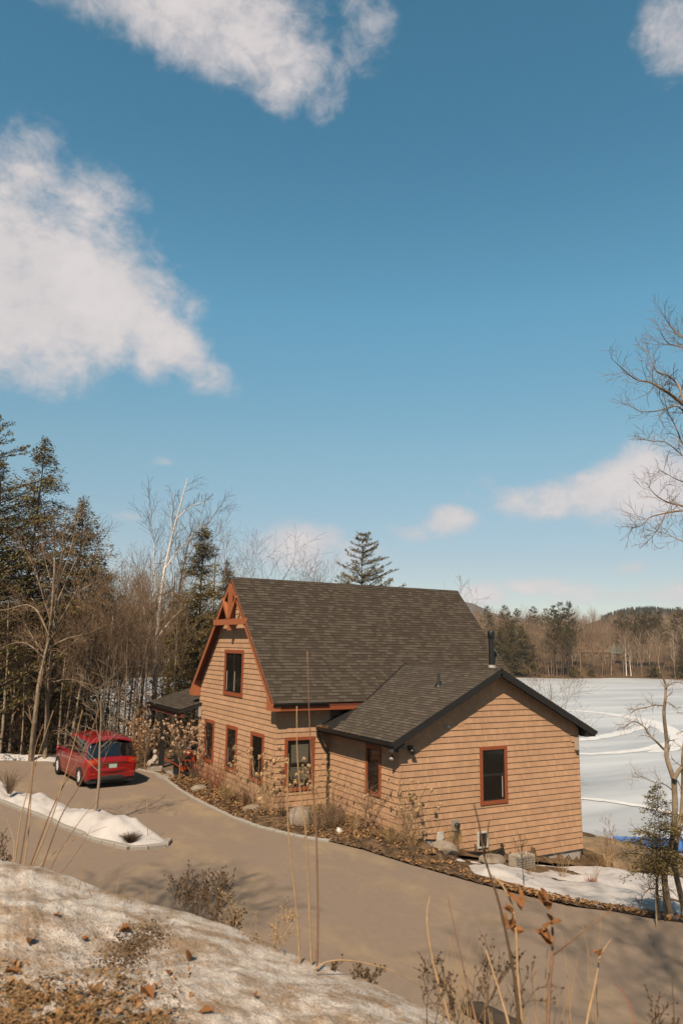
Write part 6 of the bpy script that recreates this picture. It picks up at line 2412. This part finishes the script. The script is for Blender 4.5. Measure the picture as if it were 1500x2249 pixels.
fan('red_stemmed_shrub', 'red stemmed shrub under the first gable window', G0(478, 1735), 1.75, 1.2, 46, .006, M_dogwood, 621, 'shrub', 'red stemmed shrubs by the gable wall')
fan('red_stemmed_shrub', 'smaller red stemmed shrub nearer the snow blower', G0(455, 1718), 1.35, .9, 32, .006, M_dogwood, 622, 'shrub', 'red stemmed shrubs by the gable wall')
fan('dry_shrub', 'pale twiggy shrub sprawling right of the boulder', G0(700, 1826), 1.05, 1.0, 60, .0045, M_twig, 623, 'shrub', 'low twiggy shrubs in the bed', kink=.05)
fan('dry_shrub', 'pale twiggy shrub in front of the downspout', G0(728, 1822), 1.25, 1.0, 60, .0045, M_twig, 624, 'shrub', 'low twiggy shrubs in the bed', kink=.05)
fan('dry_shrub', 'low brown twiggy shrub under the third gable window', G0(540, 1772), .9, .6, 70, .006, M_canered, 625, 'shrub', 'low twiggy shrubs in the bed', kink=.05)
fan('dry_shrub', 'low tan twiggy shrub beside the red stemmed shrub', G0(500, 1762), .8, .6, 70, .006, M_straw, 626, 'shrub', 'low twiggy shrubs in the bed', kink=.05)
fan('dry_shrub', 'low dry shrub in the leaves at the extension corner', G0(860, 1858), .75, .6, 70, .006, M_straw, 627, 'shrub', 'low twiggy shrubs in the bed', kink=.05)
fan('dry_shrub', 'brown shrub in front of the porch slabs', G0(428, 1712), .9, .6, 70, .007, M_twig, 628, 'shrub', 'low twiggy shrubs in the bed', kink=.05)


for k, (px, py, h_, sp, mm_, lab) in enumerate([
        (545, 1768, 1.5, .75, M_twig, 'grey twiggy shrub between the second and third gable windows'), (590, 1786, 1.25, .7, M_cane, 'tan twiggy shrub at the gable corner'), (620, 1795, 1.2, .55, M_twig, 'grey brush behind the boulder'),
        (495, 1748, 1.4, .7, M_twig, 'grey twiggy shrub right of the red stemmed shrub'), (465, 1728, 1.2, .7, M_canered, 'brown twiggy shrub among the red stems'), (745, 1815, 1.5, .7, M_twig, 'tall grey brush at the foot of the extension wall'),
        (775, 1828, 1.2, .7, M_cane, 'tan brush beside the small standard hydrangea'), (840, 1846, 1.1, .7, M_canered, 'brown brush below the narrow window'), (875, 1856, 1.0, .7, M_twig, 'grey brush at the front corner of the extension'), (685, 1815, 1.3, .7, M_cane, 'tan brush right behind the boulder'), (905, 1862, .8, .6, M_straw, 'straw brush by the foundation at the corner')]):
    fan('dry_shrub', lab, G0(px, py), h_, sp * 1.35, 42, .0042, mm_, 660 + k, 'shrub', 'low twiggy shrubs in the bed', kink=.06)


def G1(px, py):
    """where the line of sight through a pixel meets the sloping ground"""
    z = -2.0
    for _ in range(12):
        p = onplane(px, py, z)
        z = float(gz(p[0], p[1]))
    return (p[0], p[1], z + .04)


fan('grass_clump', 'straw coloured ornamental grass clump on the leaves in front of the wall', G1(1000, 1888), 1.05, .65, 130, .0045, M_straw, 631, 'grass clump', 'dry grass clumps on the slope')
fan('grass_clump', 'orange brown stub of grass in the middle of the straw clump', G1(1003, 1886), .35, .35, 120, .006, M_leaf, 632, 'grass clump', 'dry grass clumps on the slope')
fan('grass_clump', 'small rust red grass tuft on the snow', G1(1298, 1955), .38, .25, 80, .005, M_dogwood, 633, 'grass clump', 'dry grass clumps on the slope')
fan('grass_clump', 'tall thin stalks rising from the rust red tuft', G1(1300, 1952), 1.15, .6, 14, .004, M_straw, 634, 'grass clump', 'dry grass clumps on the slope')
fan('grass_clump', 'thin dry stalks in the snow below the wide part of the wall', G1(1160, 1930), 1.1, .8, 20, .004, M_straw, 635, 'grass clump', 'dry grass clumps on the slope')
fan('grass_clump', 'thin brown stalks in the snow near the house corner', G1(1235, 1930), 1.3, .8, 24, .004, M_cane, 636, 'grass clump', 'dry grass clumps on the slope')
fan('grass_clump', 'tan reeds on the bank beyond the house corner', G1(1330, 1905), 1.2, 1.0, 40, .006, M_straw, 637, 'grass clump', 'dry grass clumps on the slope')
fan('grass_clump', 'tan reeds lying across the bank beside the young hemlock', G1(1385, 1930), 1.0, 1.2, 36, .006, M_straw, 638, 'grass clump', 'dry grass clumps on the slope')
fan('grass_clump', 'straw stalks standing by the window well', G1(1075, 1900), .95, .5, 16, .004, M_straw, 639, 'grass clump', 'dry grass clumps on the slope')
bare_tree('slim reddish bush standing against the ice right of the house corner', G1(1345, 1895), 1.9, .018, 641, P=dict(BARE, kids=(9, 5, 3, 0), ang=(.5, .5, .5, .5), rmin=.0035), twig=M_canered, trunk=M_canered, cat='bush', name='bare_bush')
bare_tree('thin dark bush in the snow in front of the wall', G1(1150, 1945), 1.3, .014, 642, P=dict(BARE, kids=(9, 5, 3, 0), ang=(.6, .5, .5, .5), rmin=.003), twig=M_twigdark, trunk=M_twigdark, cat='bush', name='bare_bush')
fan('heath_shrub', 'low rusty brown shrub in the thawed hollow of the island snow', (-7.75, 2.75, -1.93), .30, .42, 260, .006, M_twigdark, 643, 'shrub')
fan('dry_shrub', 'tan twiggy shrub in the island snow at the left edge', G0(22, 1740, -1.7), 1.0, .8, 110, .006, M_twig, 644, 'shrub', kink=.06)

# ------------------------------------------------------------------ stems on the bank in front of the camera
def cane(label, line, depth, r0, material, group=None, leaf=(), name='dry_cane', side=(), d1=None, knots=True):
    n = len(line)
    dd = np.linspace(depth, d1 if d1 else depth + .25, n)
    Q = np.array([at(x, y, d) for (x, y), d in zip(line, dd)])
    tt = np.linspace(0, 1, (n - 1) * 5 + 1)
    Q2 = np.stack([np.interp(tt, np.linspace(0, 1, n), Q[:, k]) for k in range(3)], 1)
    for _ in range(3):
        Q2[1:-1] = (Q2[:-2] + 2 * Q2[1:-1] + Q2[2:]) / 4
    t = thing(name, label, 'stem', tuple(Q2[0]), group)
    r0 *= .66
    rad = np.linspace(r0, r0 * .4, len(Q2))
    if knots:
        rad[3::5] *= 1.28
    MB().path(Q2, rad, 8).build('stem', material, t, smooth=True)
    for L_ in side:
        S = np.array([at(x, y, depth + .1) for x, y in L_])
        MB().path(S, [r0 * .5, r0 * .3], 6).build('side_shoot', material, t, smooth=True)
    r = np.random.default_rng(len(label))
    for (x, y, sz) in leaf:
        c = at(x, y, depth + .12)
        mb = MB()
        for _ in range(3):
            d = r.normal(0, 1, 3) + V(0, 0, .6)
            d /= np.linalg.norm(d)
            s = np.cross(d, r.normal(0, 1, 3))
            s /= np.linalg.norm(s)
            w = np.cross(d, s)
            g = [[c + d * sz * u + s * sz * .28 * math.sin(u * math.pi) * v + w * sz * .16 * (v * v + .4 * math.sin(u * 5)) for v in (-1, 0, 1)] for u in np.linspace(0, 1, 6)]
            mb.grid(g)
        mb.build('withered_leaf', M_leafbright, t)
    return t


CL = 'brown canes at the left end of the bank'
for k, (L_, lab) in enumerate([
        ([(42, 1915), (60, 1800), (72, 1719), (77, 1642), (96, 1590)], 'upright cane second from the left on the bank'), ([(51, 1920), (64, 1830), (69, 1760), (72, 1674)], 'short straight cane beside the upright cane'),
        ([(59, 1925), (106, 1796), (138, 1728), (192, 1639), (218, 1556)], 'long cane bending right up to the van roof'), ([(64, 1920), (114, 1802), (145, 1700), (160, 1645), (182, 1560)], 'cane crossing the front of the van'),
        ([(85, 1930), (134, 1789), (179, 1722), (224, 1605)], 'cane crossing the side of the van'), ([(32, 1910), (40, 1840), (48, 1786), (80, 1674), (118, 1560)], 'leftmost long cane on the bank'),
        ([(100, 1935), (130, 1870), (185, 1790), (228, 1745)], 'low cane leaning right over the island snow'), ([(70, 1920), (110, 1880), (165, 1842), (235, 1815)], 'low crossing twig over the road'), ([(110, 1940), (150, 1900), (185, 1850), (200, 1820)], 'thin low straw beside the canes'), ([(28, 1908), (34, 1850), (16, 1800)], 'short cane leaning left at the picture edge')]):
    cane(lab, L_, 6.35, .0095 if k < 6 else .006, M_canered if k % 2 == 0 else M_cane, CL)
CT = 'three tall canes standing in front of the house'
cane('left and shortest of three tall canes in front of the boulder', [(660, 2150), (657, 2090), (653, 2013), (640, 1893), (632, 1807), (630, 1730), (634, 1665)], 5.0, .0105, M_cane, CT)
cane('middle of the three tall canes reaching the eave', [(685, 2150), (682, 2060), (678, 1960), (672, 1820), (657, 1720), (652, 1640), (652, 1551)], 5.0, .0105, M_cane, CT)
cane('right and tallest of the three canes ending against the roof', [(695, 2160), (698, 2060), (698, 1980), (695, 1833), (688, 1740), (680, 1600), (675, 1430)], 4.9, .0115, M_canered, CT)
cane('yellow arching cane bowing over the road', [(690, 2130), (715, 2112), (750, 2108), (790, 2112), (850, 2127), (895, 2148), (930, 2168)], 4.8, .009, M_cane, knots=False)
cane('short arching straw lying over the snow crest', [(455, 2050), (500, 2048), (545, 2068), (580, 2096)], 5.3, .008, M_cane, knots=False)
CR = 'stems in the right foreground'
cane('tan stem with a bent tip left of the other foreground stems', [(1000, 2290), (970, 2180), (952, 2122), (938, 2042), (937, 2000), (944, 1968)], 3.5, .0095, M_cane, CR)
cane('purplish brown stem tapering to a point in the foreground', [(1056, 2290), (1035, 2200), (1020, 2138), (996, 2030), (980, 1955)], 3.5, .008, M_canered, CR)
cane('thick dark stem curving left across the house corner', [(1140, 2300), (1136, 2200), (1130, 2150), (1116, 2074), (1096, 1982), (1076, 1922), (1062, 1880), (1052, 1810), (1040, 1765)], 3.3, .0125, M_twigdark, CR, side=([(1062, 1880), (1075, 1800)],))
cane('forked brown stem with withered leaves beside the thick dark stem', [(1150, 2300), (1142, 2200), (1136, 2140), (1134, 2050), (1124, 1982), (1100, 1938), (1078, 1922)], 3.35, .011, M_cane, CR, leaf=((1124, 2010, .06), (1140, 1995, .085), (1122, 2040, .07)))
cane('brown stem with curled leaves and one long side branch', [(1203, 2300), (1203, 2240), (1206, 2170), (1214, 2082), (1212, 2018), (1198, 1975)], 3.3, .0125, M_canered, CR, leaf=((1198, 1985, .075), (1209, 2074, .085), (1213, 2030, .05)), side=([(1214, 2098), (1280, 2046), (1342, 1998)],))
cane('straight blunt straw coloured stem between the darker stems', [(1125, 2300), (1116, 2245), (1100, 2190), (1080, 2126), (1066, 2086)], 3.4, .011, M_cane, CR)
cane('pale split stem with a dark knot leaning right', [(1284, 2300), (1288, 2240), (1300, 2190), (1312, 2130), (1316, 2098), (1342, 2062)], 3.4, .009, M_cane, CR, leaf=((1315, 2098, .04),))
cane('thin dark stem near the right edge of the foreground', [(1482, 2300), (1480, 2240), (1474, 2138)], 3.4, .006, M_twigdark, CR)
cane('reddish thin stem low in the right foreground', [(1400, 2300), (1393, 2240), (1375, 2190), (1350, 2160)], 3.5, .005, M_dogwood, CR)
r = np.random.default_rng(88)
for k in range(26):
    x0 = r.uniform(960, 1340)
    lean = r.normal(-12, 40)
    h_ = r.uniform(70, 260)
    L_ = [(x0, 2290), (x0 + lean * .3, 2270 - h_ * .5), (x0 + lean, 2270 - h_)]
    cane('thin pale straw among the stems of the right foreground', L_, r.uniform(3.3, 4.0), .0038, M_straw, 'thin straws in the right foreground', name='straw', knots=False)
for k in range(14):
    x0, y0 = [(r.uniform(170, 330), None), (r.uniform(500, 600), None)][k % 2]
    y0 = float(np.interp(x0, cx, cy)) + 10
    lean = r.normal(15, 22)
    h_ = r.uniform(40, 110)
    cane('thin straw standing on the crest of the snow bank', [(x0, y0), (x0 + lean * .4, y0 - h_ * .5), (x0 + lean, y0 - h_)], 5.9 - .0012 * x0, .0036, M_straw, 'thin straws on the snow crest', name='straw', knots=False)


def weed(label, px, py, depth, h, seed, n=3, material=M_weed, group=None, head=.0075):
    r = np.random.default_rng(seed)
    b = at(px, py, depth)
    t = thing('dry_weed', label, 'weed', tuple(b), group)
    out = []
    P = dict(BARE, levels=3, seg=(7, 4, 2, 2), kids=(8, 4, 0, 0), ang=(.55, .6, .6, .6), ratio=(.38, .5, .5, .5), rmin=.0016, wig=(.06, .14, .2, .2), trop=(.1, .4, .2, .1))
    P['from'] = (.35, .3, .1, .1)
    for i in range(n):
        grow(r, b + V(r.normal(0, .10), r.normal(0, .10), -.1), V(r.normal(.08, .2), r.normal(-.05, .2), 1), h * (.6 + .5 * r.random()), .0034, 0, out, P)
    S = [[o[i] for o in out] for i in range(4)]
    MB().tubes(S[0], S[1], np.array(S[2]), np.array(S[3]), 3).build('stems', material, t)
    ends = [o[1] for o in out if o[4] == 2 or (o[4] == 1 and r.random() < .2)]
    mb = MB()
    for e in ends:
        if r.random() < .45:
            quadball(mb, e, head * (.7 + .6 * r.random()), 7, head * .9, r)
    mb.build('seed_heads', material, t, kind='stuff')


WG = 'dry seed head weeds on the snow bank'
weed('dense dark weed full of seed heads on the crest', 420, 2035, 5.9, .42, 701, 5, group=WG, head=.0075)
weed('tallest airy weed with spreading seed heads on the crest', 470, 2050, 5.8, .52, 702, 4, group=WG)
weed('dark weed left of the dense one on the crest', 385, 2015, 6.0, .36, 703, 4, group=WG)
weed('weed leaning over the road right of the tallest airy weed', 500, 2062, 5.6, .34, 704, 4, group=WG)
weed('yellowish weed beside the curved straws', 560, 2085, 5.4, .36, 705, 4, M_cane, group=WG)
weed('small brown weed beside the tall canes', 775, 2170, 5.1, .20, 706, 5, group=WG)
weed('slim weed near the base of the tall canes', 722, 2145, 5.1, .20, 707, 2, group=WG)
weed('fine weed with dark dots left of the foreground stems', 960, 2260, 3.9, .42, 708, 3, group=WG, head=.007)
weed('fine weed with dots between the foreground stems', 1040, 2290, 3.6, .48, 709, 3, group=WG, head=.007)
weed('scraggly weed at the left edge behind the bank', 8, 1905, 6.6, .32, 710, 3, group=WG)
weed('fine weed at the right edge of the foreground', 1440, 2290, 3.9, .30, 711, 2, group=WG, head=.006)

# ------------------------------------------------------------------ thin air over the far shore
hz = bpy.data.materials.new('thin spring haze')
hz.use_nodes = True
hz.node_tree.nodes.clear()
pv = hz.node_tree.nodes.new('ShaderNodeVolumePrincipled')
pv.inputs['Color'].default_value = (.80, .86, .95, 1)
pv.inputs['Density'].default_value = .00012
ho = hz.node_tree.nodes.new('ShaderNodeOutputMaterial')
hz.node_tree.links.new(pv.outputs[0], ho.inputs['Volume'])
o = MB().box((-2650, -2650, -7.4), (2650, 2650, 190)).build('haze', hz, kind='stuff')
